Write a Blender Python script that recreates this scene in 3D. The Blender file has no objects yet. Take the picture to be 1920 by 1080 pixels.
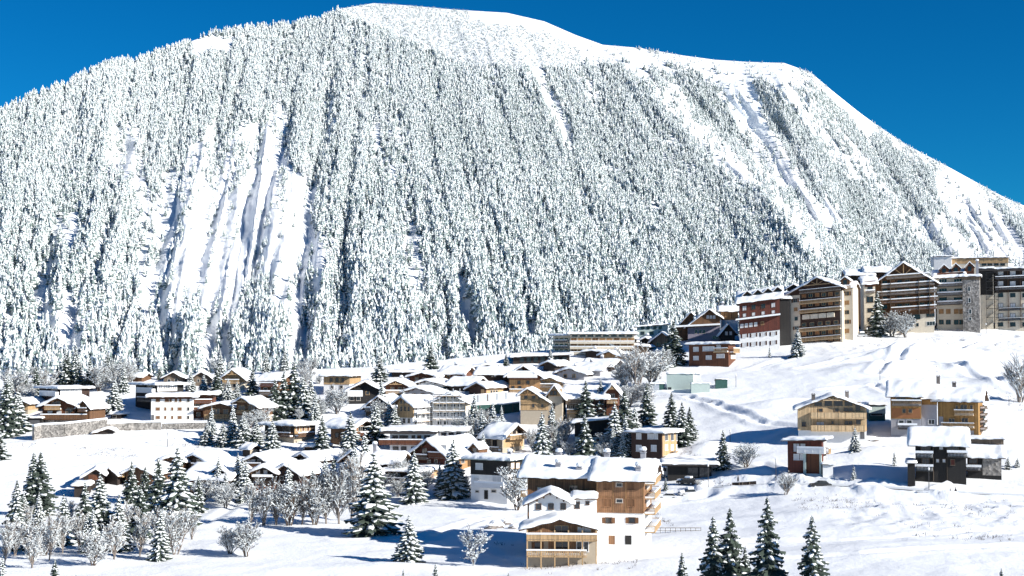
import bpy, math, random
import numpy as np
from mathutils import Matrix, Vector
R = math.radians
F = 2637.0                      # focal length in photo pixels (1920 wide)
PITCH = math.atan(125 / F)      # horizon sits at y = 665
SC = bpy.context.scene
COL = SC.collection
random.seed(7)

# ------------------------------------------------------------------ camera, sky, sun
cam = bpy.data.cameras.new('camera'); co = bpy.data.objects.new('camera', cam); COL.objects.link(co)
cam.sensor_width = 36; cam.lens = 36 * F / 1920; cam.clip_start = 1; cam.clip_end = 20000
co.location = (0, 0, 0); co.rotation_euler = (math.pi / 2 + PITCH, 0, 0)
SC.camera = co
SUN_EL, SUN_AZ = 25.0, 27.0     # azimuth: degrees from +X towards the camera
sd = Vector((math.cos(R(SUN_EL)) * math.cos(R(SUN_AZ)), -math.cos(R(SUN_EL)) * math.sin(R(SUN_AZ)), math.sin(R(SUN_EL))))
sl = bpy.data.lights.new('sun', 'SUN'); sl.energy = 5.0; sl.angle = R(.5); sl.color = (1.0, .96, .88)
so = bpy.data.objects.new('sun', sl); COL.objects.link(so); so.location = (300, -150, 400)
so.rotation_euler = sd.to_track_quat('Z', 'Y').to_euler()
W = bpy.data.worlds.new('World'); SC.world = W; W.use_nodes = True
nt = W.node_tree; nt.nodes.clear()
sky = nt.nodes.new('ShaderNodeTexSky'); sky.sky_type = 'NISHITA'; sky.sun_disc = False
sky.sun_elevation = R(SUN_EL); sky.sun_rotation = R(90 + SUN_AZ); sky.altitude = 2500; sky.dust_density = 0.05; sky.air_density = 1.0; sky.ozone_density = 3.5
hs = nt.nodes.new('ShaderNodeHueSaturation'); hs.inputs['Saturation'].default_value = 1.35; hs.inputs['Hue'].default_value = 0.49
gm = nt.nodes.new('ShaderNodeMix'); gm.data_type = 'RGBA'; gm.blend_type = 'MULTIPLY'; gm.inputs[0].default_value = 1; gm.inputs[7].default_value = (.06, .43, .56, 1)
bg = nt.nodes.new('ShaderNodeBackground'); bg.inputs['Strength'].default_value = .10
wo = nt.nodes.new('ShaderNodeOutputWorld')
nt.links.new(sky.outputs[0], hs.inputs['Color']); nt.links.new(hs.outputs[0], gm.inputs[6]); nt.links.new(gm.outputs[2], bg.inputs['Color']); nt.links.new(bg.outputs[0], wo.inputs[0])
SC.view_settings.view_transform = 'Standard'; SC.view_settings.look = 'None'; SC.view_settings.gamma = 1; SC.view_settings.exposure = 0.8
SC.cycles.max_bounces = 5; SC.cycles.diffuse_bounces = 3; SC.cycles.glossy_bounces = 2; SC.cycles.transmission_bounces = 2

# ------------------------------------------------------------------ small maths
CP, SP = math.cos(PITCH), math.sin(PITCH)
def ray(px, py):
    x = (px - 960) / F; v = (540 - py) / F
    return x, CP - v * SP, SP + v * CP
def P(px, py, D):
    x, y, z = ray(px, py)
    return x / y * D, D, z / y * D
def h2(ix, iy, s=0):
    n = (ix * 374761393 + iy * 668265263 + s * 974634777).astype(np.int64) & 0x7fffffff
    n = ((n ^ (n >> 13)) * 1274126177) & 0x7fffffff
    return ((n ^ (n >> 16)) & 0xffff) / 65535.0
def vn(x, y, s=0):
    x = np.asarray(x, float); y = np.asarray(y, float)
    ix = np.floor(x).astype(np.int64); iy = np.floor(y).astype(np.int64)
    fx = x - ix; fy = y - iy; fx = fx * fx * (3 - 2 * fx); fy = fy * fy * (3 - 2 * fy)
    a = h2(ix, iy, s); b = h2(ix + 1, iy, s); c = h2(ix, iy + 1, s); d = h2(ix + 1, iy + 1, s)
    return (a * (1 - fx) + b * fx) * (1 - fy) + (c * (1 - fx) + d * fx) * fy
def fbm(x, y, o=4, s=0):
    t = 0; a = 1; n = 0
    for k in range(o):
        t = t + a * (vn(x * 2 ** k, y * 2 ** k, s + k) - .5); n += a; a *= .5
    return t / n * 2
def ss(t): t = np.clip(t, 0, 1); return t * t * (3 - 2 * t)

# ------------------------------------------------------------------ materials
def nodes(name):
    m = bpy.data.materials.new(name); m.use_nodes = True
    t = m.node_tree; b = t.nodes['Principled BSDF']
    return m, t, b
def N(t, k, **kw):
    n = t.nodes.new(k)
    for a, v in kw.items(): setattr(n, a, v)
    return n
def bump(t, b, src, st=.3, dist=.1):
    bn = N(t, 'ShaderNodeBump'); bn.inputs['Strength'].default_value = st; bn.inputs['Distance'].default_value = dist
    t.links.new(src, bn.inputs['Height']); t.links.new(bn.outputs[0], b.inputs['Normal'])
def noise(t, vec, sc, det=4, rough=.6):
    n = N(t, 'ShaderNodeTexNoise'); n.inputs['Scale'].default_value = sc; n.inputs['Detail'].default_value = det; n.inputs['Roughness'].default_value = rough
    if vec: t.links.new(vec, n.inputs['Vector'])
    return n
def ramp(t, src, stops):
    r = N(t, 'ShaderNodeValToRGB'); e = r.color_ramp.elements
    while len(e) < len(stops): e.new(.5)
    for q, (p, c) in zip(e, stops): q.position = p; q.color = (*c, 1)
    t.links.new(src, r.inputs[0]); return r
def m_snow(name, sc=1.0, st=.5, dist=.25, col=(.88, .9, .93)):
    m, t, b = nodes(name); g = N(t, 'ShaderNodeNewGeometry')
    n1 = noise(t, g.outputs['Position'], sc, 6, .65)
    r = ramp(t, n1.outputs[0], [(.3, tuple(c * .95 for c in col)), (.7, col)])
    t.links.new(r.outputs[0], b.inputs['Base Color']); b.inputs['Roughness'].default_value = .55; b.inputs['Specular IOR Level'].default_value = .25
    bump(t, b, n1.outputs[0], st, dist); return m
def m_wood(name, c, board=.24, var=.35, horiz=False):
    m, t, b = nodes(name); tc = N(t, 'ShaderNodeTexCoord'); sp = N(t, 'ShaderNodeSeparateXYZ'); t.links.new(tc.outputs['Object'], sp.inputs[0])
    if horiz: src = sp.outputs[2]
    else:
        ad = N(t, 'ShaderNodeMath', operation='ADD'); t.links.new(sp.outputs[0], ad.inputs[0]); t.links.new(sp.outputs[1], ad.inputs[1]); src = ad.outputs[0]
    dv = N(t, 'ShaderNodeMath', operation='DIVIDE'); t.links.new(src, dv.inputs[0]); dv.inputs[1].default_value = board
    fl = N(t, 'ShaderNodeMath', operation='FLOOR'); t.links.new(dv.outputs[0], fl.inputs[0])
    wn = N(t, 'ShaderNodeTexWhiteNoise', noise_dimensions='1D'); t.links.new(fl.outputs[0], wn.inputs['W'])
    fr = N(t, 'ShaderNodeMath', operation='FRACT'); t.links.new(dv.outputs[0], fr.inputs[0])
    gp = N(t, 'ShaderNodeMath', operation='GREATER_THAN'); t.links.new(fr.outputs[0], gp.inputs[0]); gp.inputs[1].default_value = .12
    ns = noise(t, tc.outputs['Object'], 1.3, 5, .7)
    mx = N(t, 'ShaderNodeMath', operation='MULTIPLY_ADD'); t.links.new(wn.outputs[0], mx.inputs[0]); mx.inputs[1].default_value = .6
    t.links.new(ns.outputs[0], mx.inputs[2])
    r = ramp(t, mx.outputs[0], [(.25, tuple(k * (1 - var) for k in c)), (.62, c), (1.0, tuple(min(1, k * (1 + var)) for k in c))])
    mm = N(t, 'ShaderNodeMix', data_type='RGBA', blend_type='MULTIPLY'); mm.inputs[0].default_value = .6
    t.links.new(r.outputs[0], mm.inputs[6]); t.links.new(gp.outputs[0], mm.inputs[7])
    t.links.new(mm.outputs[2], b.inputs['Base Color']); b.inputs['Roughness'].default_value = .75
    bump(t, b, gp.outputs[0], .4, .02); return m
def m_plain(name, c, rough=.8, var=.12, sc=1.5, metal=0):
    m, t, b = nodes(name); tc = N(t, 'ShaderNodeTexCoord'); n = noise(t, tc.outputs['Object'], sc, 6, .7)
    r = ramp(t, n.outputs[0], [(.3, tuple(k * (1 - var) for k in c)), (.7, tuple(min(1, k * (1 + var)) for k in c))])
    t.links.new(r.outputs[0], b.inputs['Base Color']); b.inputs['Roughness'].default_value = rough; b.inputs['Metallic'].default_value = metal
    return m
def m_stone(name, c, sc=1.6):
    m, t, b = nodes(name); tc = N(t, 'ShaderNodeTexCoord')
    v = N(t, 'ShaderNodeTexVoronoi'); v.inputs['Scale'].default_value = sc; t.links.new(tc.outputs['Object'], v.inputs['Vector'])
    r = ramp(t, v.outputs['Color'], [(.2, tuple(k * .45 for k in c)), (.6, c), (.9, tuple(min(1, k * 1.5) for k in c))])
    t.links.new(r.outputs[0], b.inputs['Base Color']); b.inputs['Roughness'].default_value = .9
    bump(t, b, v.outputs['Distance'], .6, .1); return m
def m_glass(name, c):
    m, t, b = nodes(name); b.inputs['Base Color'].default_value = (*c, 1); b.inputs['Roughness'].default_value = .12; b.inputs['Specular IOR Level'].default_value = .6
    return m
M = dict(
    snow=m_snow('snow', .8, .5, .3), roofsnow=m_snow('roof_snow', .9, .35, .2), treesnow=m_snow('tree_snow', 2.5, .4, .1, (.86, .89, .91)),
    msnow=m_snow('mountain_snow', .12, .6, 2.5), frost=m_snow('frost', 3., .4, .05, (.66, .7, .72)),
    dark=m_wood('dark_wood', (0.021, 0.013, 0.01)), black=m_wood('charred_wood', (0.008, 0.007, 0.007), .3), choc=m_wood('chocolate_wood', (0.033, 0.013, 0.008)),
    brown=m_wood('brown_wood', (0.105, 0.05, 0.022)), red=m_wood('red_wood', (0.09, 0.021, 0.012)), rust=m_wood('rust_wood', (0.1, 0.033, 0.013)),
    honey=m_wood('honey_wood', (0.302, 0.166, 0.072)), tan=m_wood('tan_wood', (0.375, 0.247, 0.128)), pine=m_wood('pale_pine', (0.51, 0.365, 0.212), .3), gold=m_wood('golden_wood', (0.271, 0.150, 0.046), .3),
    caramel=m_wood('caramel_wood', (0.194, 0.097, 0.046), .35), greyw=m_wood('weathered_wood', (0.12, 0.09, 0.066)), log=m_wood('log_wood', (.24, .115, .05), .35, .35, True),
    white=m_plain('white_plaster', (.78, .77, .76), .85, .05), cream=m_plain('cream_plaster', (0.612, 0.54, 0.432), .85, .08), beige=m_plain('beige_plaster', (0.376, 0.32, 0.248), .85, .08),
    grey=m_plain('grey_plaster', (.3, .3, .33), .85, .1), lilac=m_plain('lilac_grey_plaster', (.22, .2, .25), .85, .1), conc=m_plain('pale_green_concrete', (.42, .5, .47), .8, .08),
    stone=m_stone('rubble_stone', (.27, .25, .23), 1.8), wallst=m_stone('retaining_stone', (0.24, 0.224, 0.208), 3.2), roof=m_plain('roof_edge', (0.035, 0.029, 0.028), .7, .3), roofl=m_plain('pale_roof_edge', (0.18, 0.162, 0.15), .7, .2),
    roofb=m_wood('brown_roof_edge', (0.078, 0.042, 0.021)),
    glass=m_glass('window_glass', (.02, .025, .03)), curtain=m_plain('curtained_pane', (.55, .55, .56), .3, .1), frame=m_plain('pale_window_frame', (.5, .45, .4), .6), wframe=m_plain('white_window_frame', (.75, .75, .75), .6),
    bframe=m_plain('brown_window_frame', (.1, .05, .025), .6), shut=m_wood('shutter_wood', (0.132, 0.06, 0.024), .15), dkshut=m_wood('dark_shutter', (.05, .02, .014), .15),
    metal=m_plain('dark_metal', (.05, .05, .055), .5, .2, 3, .6), steel=m_plain('galvanised_steel', (.55, .56, .57), .4, .1, 3, .3),
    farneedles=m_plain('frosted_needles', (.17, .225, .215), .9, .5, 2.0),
    needles=m_plain('needles', (.034, .05, .038), .9, .5, 2.0), bark=m_plain('bark', (.09, .065, .05), .95, .4, 4.), birch=m_plain('pale_bark', (.2, .17, .15), .95, .4, 4.),
    rock=m_plain('rock', (.16, .14, .13), .95, .5, .6), packed=m_plain('packed_snow', (.62, .66, .7), .7, .12, .5), tyre=m_plain('tyre_rubber', (.02, .02, .02), .9),
    carw=m_plain('white_car_paint', (.7, .7, .7), .3, .03), carb=m_plain('black_car_paint', (.02, .02, .022), .25, .1), cars=m_plain('silver_car_paint', (.4, .41, .43), .3, .05),
    net=m_plain('green_netting', (.03, .09, .08), .9, .3), tarp=m_plain('grey_hoarding', (.36, .4, .45), .7, .1), skin=m_plain('skin', (.5, .33, .25), .6), coat=m_plain('dark_coat', (.02, .022, .03), .8), coatr=m_plain('brown_coat', (.07, .035, .03), .8), pants=m_plain('trousers', (.03, .03, .035), .8),
    copper=m_plain('rust_orange_panel', (.27, .11, .04), .7), lampg=m_plain('lamp_lens', (.8, .8, .78), .3, .02), door=m_plain('door_grey', (.1, .1, .11), .6),
)

# ------------------------------------------------------------------ mesh builder
class MB:
    def __init__(s): s.v = []; s.f = []; s.m = []
    def add(s, vs, fs, m=0):
        o = len(s.v); s.v += [tuple(v) for v in vs]; s.f += [tuple(i + o for i in f) for f in fs]; s.m += [m] * len(fs)
    def box(s, x0, x1, y0, y1, z0, z1, m=0):
        s.add([(x0, y0, z0), (x1, y0, z0), (x1, y1, z0), (x0, y1, z0), (x0, y0, z1), (x1, y0, z1), (x1, y1, z1), (x0, y1, z1)],
              [(0, 3, 2, 1), (4, 5, 6, 7), (0, 1, 5, 4), (1, 2, 6, 5), (2, 3, 7, 6), (3, 0, 4, 7)], m)
    def tube(s, a, b, r0, r1, n=6, m=0, cap=True):
        a = Vector(a); b = Vector(b); d = (b - a); 
        if d.length < 1e-6: return
        d.normalize(); u = d.orthogonal().normalized(); w = d.cross(u)
        vs = []
        for c, r in ((a, r0), (b, r1)):
            for k in range(n):
                t = 2 * math.pi * k / n; vs.append(c + (u * math.cos(t) + w * math.sin(t)) * r)
        fs = [(k, (k + 1) % n, n + (k + 1) % n, n + k) for k in range(n)]
        if cap: fs += [tuple(range(n))[::-1], tuple(range(n, 2 * n))]
        s.add(vs, fs, m)
    def blob(s, c, rx, ry, rz, m=0, n=6, rings=4, jit=0):
        vs = [(c[0], c[1], c[2] - rz)]
        for i in range(1, rings):
            p = math.pi * i / rings - math.pi / 2
            for k in range(n):
                t = 2 * math.pi * (k + .5 * (i % 2)) / n; j = 1 + random.uniform(-jit, jit)
                vs.append((c[0] + rx * math.cos(p) * math.cos(t) * j, c[1] + ry * math.cos(p) * math.sin(t) * j, c[2] + rz * math.sin(p) * j))
        vs.append((c[0], c[1], c[2] + rz)); L = len(vs) - 1
        fs = [(0, 1 + (k + 1) % n, 1 + k) for k in range(n)]
        for i in range(rings - 2):
            a = 1 + i * n; b = a + n
            fs += [(a + k, a + (k + 1) % n, b + (k + 1) % n, b + k) for k in range(n)]
        a = 1 + (rings - 2) * n
        fs += [(a + k, a + (k + 1) % n, L) for k in range(n)]
        s.add(vs, fs, m)
    def mesh(s, name, mats, smooth=False, xf=None):
        me = bpy.data.meshes.new(name); v = s.v
        if xf is not None: v = [tuple(xf @ Vector(p)) for p in v]
        me.from_pydata(v, [], s.f)
        for m in mats: me.materials.append(M[m] if isinstance(m, str) else m)
        me.polygons.foreach_set('material_index', s.m)
        if smooth: me.polygons.foreach_set('use_smooth', [True] * len(s.f))
        me.update(); return me
    def build(s, name, mats, parent=None, smooth=False, xf=None):
        if isinstance(mats, str): mats = [mats]
        o = bpy.data.objects.new(name, s.mesh(name, mats, smooth, xf)); COL.objects.link(o)
        if parent: o.parent = parent
        return o
def tag(o, label=None, cat=None, group=None, kind=None):
    if label: o['label'] = label
    if cat: o['category'] = cat
    if group: o['group'] = group
    if kind: o['kind'] = kind
    return o
def empty(name, loc, rz, label, cat, group=None):
    o = bpy.data.objects.new(name, None); COL.objects.link(o); o.location = loc; o.rotation_euler = (0, 0, rz); o.empty_display_size = .5
    return tag(o, label, cat, group)
def dup(src, loc, rz, sc, label=None, group=None):
    r = src.copy(); COL.objects.link(r); r.location = loc; r.rotation_euler = (0, 0, rz); r.scale = (sc[0], sc[0], sc[1])
    if label: r['label'] = label
    if group: r['group'] = group
    for ch in src.children:
        c = ch.copy(); COL.objects.link(c); c.parent = r
    return r

# ------------------------------------------------------------------ terrain
def kx(px): return 1 - .09 * ss((px - 1050) / 700)
def Dg(px, py):
    t = py - 665
    a = 81.5 / (.165 + t / F) if t > -300 else 600
    b = 32 * F / t if t > 20 else 1e9
    return float(min(a, b) if t > 280 else a) * float(kx(px))
CREST = [(-400, 455), (0, 455), (300, 452), (700, 468), (1000, 500), (1300, 532), (1900, 575), (2400, 580)]
BUMPS = []      # x, y, radius x, radius y, height: drifts, banks and hollows
def gz(x, y):
    x = np.asarray(x, float); y = np.asarray(y, float)
    px = 960 + F * x / np.maximum(y, 60)
    k = kx(px); De = np.maximum(y, 1) / k
    cr = np.interp(px, [c[0] for c in CREST], [c[1] for c in CREST])
    dd = np.minimum(De, cr)
    za = -(81.5 / np.maximum(dd, 150) - .165) * dd * k
    zb = -32 * k
    z = np.where(De > 300, za, zb)
    w = 12; e = np.clip((De - 300 + w) / (2 * w), 0, 1)            # soften the foot of the hill
    z = np.where(np.abs(De - 300) < w, zb + (-(81.5 / (300 + w) - .165) * (300 + w) * k - zb) * e * e, z)
    over = np.maximum(De - cr, 0)
    z = z - .0012 * over ** 2 * np.where(over < 150, 1, 0) - np.where(over >= 150, 27 + .02 * (over - 150), 0)
    for bx, by, rx, ry, h in BUMPS: z = z + h * np.exp(-((x - bx) / rx) ** 2 - ((y - by) / ry) ** 2)
    z = z + .7 * fbm(x / 28, y / 28, 3, 3) + .22 * fbm(x / 5, y / 5, 3, 9)
    return z
def bump_px(px, py, rx, ry, h):
    D = Dg(px, py); p = P(px, py, D); BUMPS.append((p[0], p[1], rx, ry, h))
# ------------------------------------------------------------------ mountain
RIDGE = [(-700, 620), (-300, 350), (-100, 262), (0, 212), (60, 180), (130, 155), (200, 120), (260, 112), (330, 88), (400, 62), (450, 56), (520, 48), (600, 38), (640, 16), (700, 6), (760, 10), (850, 18),
         (950, 24), (1020, 40), (1080, 66), (1130, 84), (1200, 90), (1280, 104), (1340, 112), (1400, 116), (1470, 118), (1520, 136), (1560, 170), (1610, 210), (1640, 232), (1700, 272), (1780, 314),
         (1860, 358), (1900, 378), (1960, 400), (2100, 470), (2400, 600), (2800, 660)]
RD = [(-700, 1150), (0, 1480), (400, 1750), (700, 1900), (1000, 1900), (1400, 1830), (1640, 1760), (1900, 1640), (2800, 1450)]
SPUR = [(-50, 1130), (130, 1180), (245, 1290), (340, 1400), (400, 1455), (500, 1562), (760, 1800)]
def ridge(px): return np.interp(px, [a for a, b in RIDGE], [b for a, b in RIDGE])
def m_slope(x0): return np.interp(x0, [-300, 300, 500, 620, 720, 850, 1000, 1200, 1500, 2000], [-.2, -.24, -.24, -.12, .02, .2, .45, .75, .85, .8])
def flow(px, py):
    x0 = np.array(px, float)
    for _ in range(6): x0 = .5 * x0 + .5 * (px - m_slope(x0) * (py - 300) * .8)
    return x0
BASEY = 735.0
def amp(px, py):       # gully depth in metres
    a = 7 + 0 * px
    for x, y, rx, ry, h in ((430, 440, 190, 230, 17), (1510, 400, 90, 90, 16), (1830, 430, 90, 90, 15), (650, 560, 160, 130, 12), (340, 640, 120, 90, 14), (880, 560, 110, 110, 14), (60, 600, 120, 110, 10)):
        a = a + h * np.exp(-((px - x) / rx) ** 2 - ((py - y) / ry) ** 2)
    return a
CUTS = [(400, 575, 402, 720, 20, 34), (312, 575, 316, 720, 17, 30), (596, 470, 560, 720, 15, 28), (650, 540, 640, 720, 12, 20), (868, 540, 895, 700, 11, 14), (240, 540, 200, 700, 12, 12), (782, 500, 815, 640, 12, 12), (100, 420, 70, 600, 14, 12),
        (530, 225, 470, 380, 10, 9), (470, 380, 440, 560, 9, 7), (465, 250, 400, 420, 9, 9), (395, 430, 365, 580, 9, 6), (345, 370, 305, 560, 10, 8), (762, 300, 770, 440, 10, 8), (1000, 125, 1075, 270, 9, 8), (1400, 250, 1520, 440, 12, 12),
        (1430, 180, 1560, 420, 12, 14), (1290, 250, 1380, 330, 10, 10), (1790, 370, 1840, 470, 8, 12), (1830, 360, 1880, 450, 8, 10), (1100, 300, 1240, 430, 9, 8), (1560, 440, 1600, 520, 12, 12), (240, 240, 225, 310, 12, 12), (985, 560, 1000, 660, 9, 9), (1200, 560, 1215, 640, 9, 8)]
def Dm(px, py):
    px = np.asarray(px, float); py = np.asarray(py, float)
    rg = ridge(px); v = np.clip((BASEY - py) / (BASEY - rg), 0, 1)
    rd = np.interp(px, [a for a, b in RD], [b for a, b in RD])
    D = 950 + (rd - 950) * v ** 1.15
    env = np.minimum(1, v * 6) * np.minimum(1, (1 - v) * 8)
    sc = np.interp(py, [b for b in (-50, 130, 245, 340, 400, 500, 760)], [a for b, a in SPUR])
    D = D + 130 * ss((px - sc) / 70) * ss((py - 120) / 160) * np.minimum(1, v * 6)
    c = flow(px, py); warp = 10 * fbm(px / 90, py / 90, 3, 41)
    g = np.abs(fbm((c + warp) / 62, py / 420, 2, 51)) * 2.2            # ridged, elongated down the fall line
    g2 = np.abs(fbm((c + warp * .6) / 24, py / 190, 2, 61)) * 2.2
    g = np.minimum(g, 1.1); g2 = np.minimum(g2, 1.1)
    A = amp(px, py)
    D = D - env * (A * 1.5 * g + A * .55 * g2 - A * .8) + env * 16 * fbm(px / 170, py / 130, 4, 71) + env * 3.0 * fbm(px / 22, py / 16, 3, 81)
    zone = np.exp(-((px - 430) / 165) ** 2 - ((py - 420) / 170) ** 2) + .9 * np.exp(-((px - 1840) / 80) ** 2 - ((py - 420) / 70) ** 2) + .7 * np.exp(-((px - 1500) / 90) ** 2 - ((py - 400) / 80) ** 2) + .12
    r1 = 1 - np.minimum(1, np.abs(fbm((c + warp) / 30, py / 260, 2, 131)) * 3.2); r2 = 1 - np.minimum(1, np.abs(fbm((c + warp) / 11, py / 90, 2, 137)) * 3)
    D = D - env * zone * (11 * r1 ** 1.5 + 3.5 * r2 + 2.2 * fbm(px / 7, py / 9, 2, 139)) - env * 1.6 * fbm(px / 9, py / 7, 2, 141)
    wx = px + 6 * fbm(px / 26, py / 26, 3, 91); wy = py
    for x1, y1, x2, y2, r, h in CUTS:
        dx, dy = x2 - x1, y2 - y1; t = np.clip(((wx - x1) * dx + (wy - y1) * dy) / (dx * dx + dy * dy), 0, 1)
        q = np.hypot(wx - x1 - t * dx, wy - y1 - t * dy); D = D + env * h * 1.3 * (1 - ss(q / (r * 1.5))) * ss(t * 3) * (.35 + .65 * ss(t * 2))
    return D
def build_mountain():
    us = np.concatenate([np.arange(-700, -60, 12), np.arange(-60, 1990, 3.0), np.arange(1990, 2800, 12)]); vs = np.linspace(0, 1, 300)
    U, V = np.meshgrid(us, vs); rg = ridge(U); PY = BASEY + (rg - BASEY) * V
    D = Dm(U, PY)
    x = (U - 960) / F; t = (540 - PY) / F; yy = CP - t * SP; zz = SP + t * CP
    X = x / yy * D; Y = D; Z = zz / yy * D
    # rounded crest and the far side
    Xs = [X]; Ys = [Y]; Zs = [Z]
    for k, (dy, dz) in enumerate(((6, .6), (16, .2), (40, -6), (90, -30), (200, -100), (500, -320), (900, -620))):
        s = (Y[-1] + dy) / Y[-1]; Xs.append((X[-1] * s)[None]); Ys.append((Y[-1] + dy)[None]); Zs.append((Z[-1] + dz)[None])
    # skirt at the foot
    Xf = X[0] * .8; Yf = Y[0] * .8; Xs.insert(0, Xf[None]); Ys.insert(0, Yf[None]); Zs.insert(0, (Z[0] * 0 - 75)[None])
    X = np.concatenate(Xs); Y = np.concatenate(Ys); Z = np.concatenate(Zs)
    n, m = X.shape
    co_ = np.stack([X, Y, Z], -1).reshape(-1, 3)
    idx = np.arange(n * m).reshape(n, m)
    f = np.stack([idx[:-1, :-1], idx[:-1, 1:], idx[1:, 1:], idx[1:, :-1]], -1).reshape(-1, 4)
    return grid_obj('mountain', co_, f, 'msnow')
def grid_obj(name, v, f, mat):
    me = bpy.data.meshes.new(name)
    me.vertices.add(len(v)); me.vertices.foreach_set('co', v.astype(np.float32).ravel())
    me.loops.add(f.size); me.loops.foreach_set('vertex_index', f.astype(np.int32).ravel())
    me.polygons.add(len(f)); me.polygons.foreach_set('loop_start', np.arange(0, f.size, 4, dtype=np.int32)); me.polygons.foreach_set('loop_total', np.full(len(f), 4, np.int32))
    me.polygons.foreach_set('use_smooth', np.ones(len(f), bool)); me.materials.append(M[mat]); me.update(calc_edges=True); me.validate()
    o = bpy.data.objects.new(name, me); COL.objects.link(o); tag(o, kind='structure'); return o
def build_ground():
    # drifts and banks the photograph shows
    for a in ((1330, 845, 6, 4, 2.2), (1290, 870, 5, 3, 1.6), (1420, 890, 7, 4, 1.6), (1700, 668, 14, 5, 3.6), (1765, 652, 10, 5, -3), (1730, 700, 12, 5, -1.5), (1820, 668, 8, 4, 1.6), (1640, 690, 12, 6, 1.5), (1460, 760, 12, 5, 1.8), (1400, 780, 10, 5, 1.2), (1820, 690, 9, 6, 2),
              (1870, 720, 7, 6, 2.2), (1560, 640, 10, 6, 1.5), (1660, 800, 6, 4, 1.4), (1900, 860, 6, 6, 1.8), (1640, 850, 7, 5, 1.8), (1000, 925, 6, 4, .8), (920, 940, 5, 3, .9), (930, 1000, 10, 5, .8), (560, 700, 9, 6, 1.5),
              (640, 745, 7, 4, 1.3), (1350, 690, 12, 6, -1.2), (700, 1060, 14, 4, .8), (1200, 1060, 14, 6, 1), (1600, 1000, 30, 8, -1.2), (1650, 960, 40, 5, 1.2), (1240, 760, 9, 6, 1)):
        bump_px(*a)
    xs = np.concatenate([np.arange(-420, -175, 4), np.arange(-175, 205, .8), np.arange(205, 430, 4)]); ys = np.concatenate([np.arange(-120, 175, 6), np.arange(175, 560, .9), np.arange(560, 780, 5)])
    X, Y = np.meshgrid(xs, ys); Z = gz(X, Y)
    px = 960 + F * X / np.maximum(Y, 60); py = 665 - F * Z / np.maximum(Y, 60)
    # clods of thrown snow on the embankment below the road, broken snow on the upper slope
    k = np.exp(-((py - 960) / 38) ** 2) * ss((px - 1480) / 200) + .8 * np.exp(-((py - 645) / 22) ** 2) * ss((px - 1480) / 150) * (py < 720) + .7 * np.exp(-((px - 1270) / 50) ** 2 - ((py - 850) / 35) ** 2) + .5 * np.exp(-((px - 1720) / 120) ** 2 - ((py - 690) / 30) ** 2)
    n = fbm(X / 1.9, Y / 2.2, 3, 21); Z = Z + np.clip(k, 0, 1) * (np.maximum(n, -.1) * .75 + .25 * fbm(X / .9, Y / .9, 2, 27))
    for pl, wd, dp in TRACKS:                                   # ski and sledge tracks, footpaths
        W_ = [P(a, b, Dg(a, b)) for a, b in pl]
        for A, B in zip(W_, W_[1:]):
            dx, dy = B[0] - A[0], B[1] - A[1]; L = dx * dx + dy * dy
            bx0, bx1 = min(A[0], B[0]) - 4, max(A[0], B[0]) + 4; m = (X > bx0) & (X < bx1) & (Y > min(A[1], B[1]) - 4) & (Y < max(A[1], B[1]) + 4)
            t = np.clip(((X[m] - A[0]) * dx + (Y[m] - A[1]) * dy) / L, 0, 1); q = np.hypot(X[m] - A[0] - t * dx, Y[m] - A[1] - t * dy)
            Z[m] += -dp * np.exp(-(q / wd) ** 2) + .55 * dp * np.exp(-((q - wd * 2) / wd) ** 2)
    # cleared road
    for (a, b, w) in ROADS:
        A = np.array(P(a[0], a[1], Dg(*a))); B = np.array(P(b[0], b[1], Dg(*b))); d = B[:2] - A[:2]; L = (d ** 2).sum()
        t = np.clip(((X - A[0]) * d[0] + (Y - A[1]) * d[1]) / L, 0, 1); q = np.hypot(X - A[0] - t * d[0], Y - A[1] - t * d[1]); zt = A[2] + t * (B[2] - A[2])
        e = 1 - ss((q - w * .5) / 2.0); Z = Z * (1 - e) + (zt - .1) * e
        berm = np.exp(-((q - w * .5 - 1.6) / .9) ** 2); Z = Z + berm * (.5 + .5 * vn(X / 1.3, Y / 1.3, 5))
    co_ = np.stack([X, Y, Z], -1).reshape(-1, 3); n, m = X.shape; idx = np.arange(n * m).reshape(n, m)
    f = np.stack([idx[:-1, :-1], idx[:-1, 1:], idx[1:, 1:], idx[1:, :-1]], -1).reshape(-1, 4)
    g = grid_obj('ground', co_, f, 'snow')
    xs = np.linspace(-9000, 9000, 30); X, Y = np.meshgrid(xs, xs); Z = X * 0 - 78
    n, m = X.shape; idx = np.arange(n * m).reshape(n, m); f = np.stack([idx[:-1, :-1], idx[:-1, 1:], idx[1:, 1:], idx[1:, :-1]], -1).reshape(-1, 4)
    grid_obj('valley_floor', np.stack([X, Y, Z], -1).reshape(-1, 3), f, 'snow')
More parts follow.
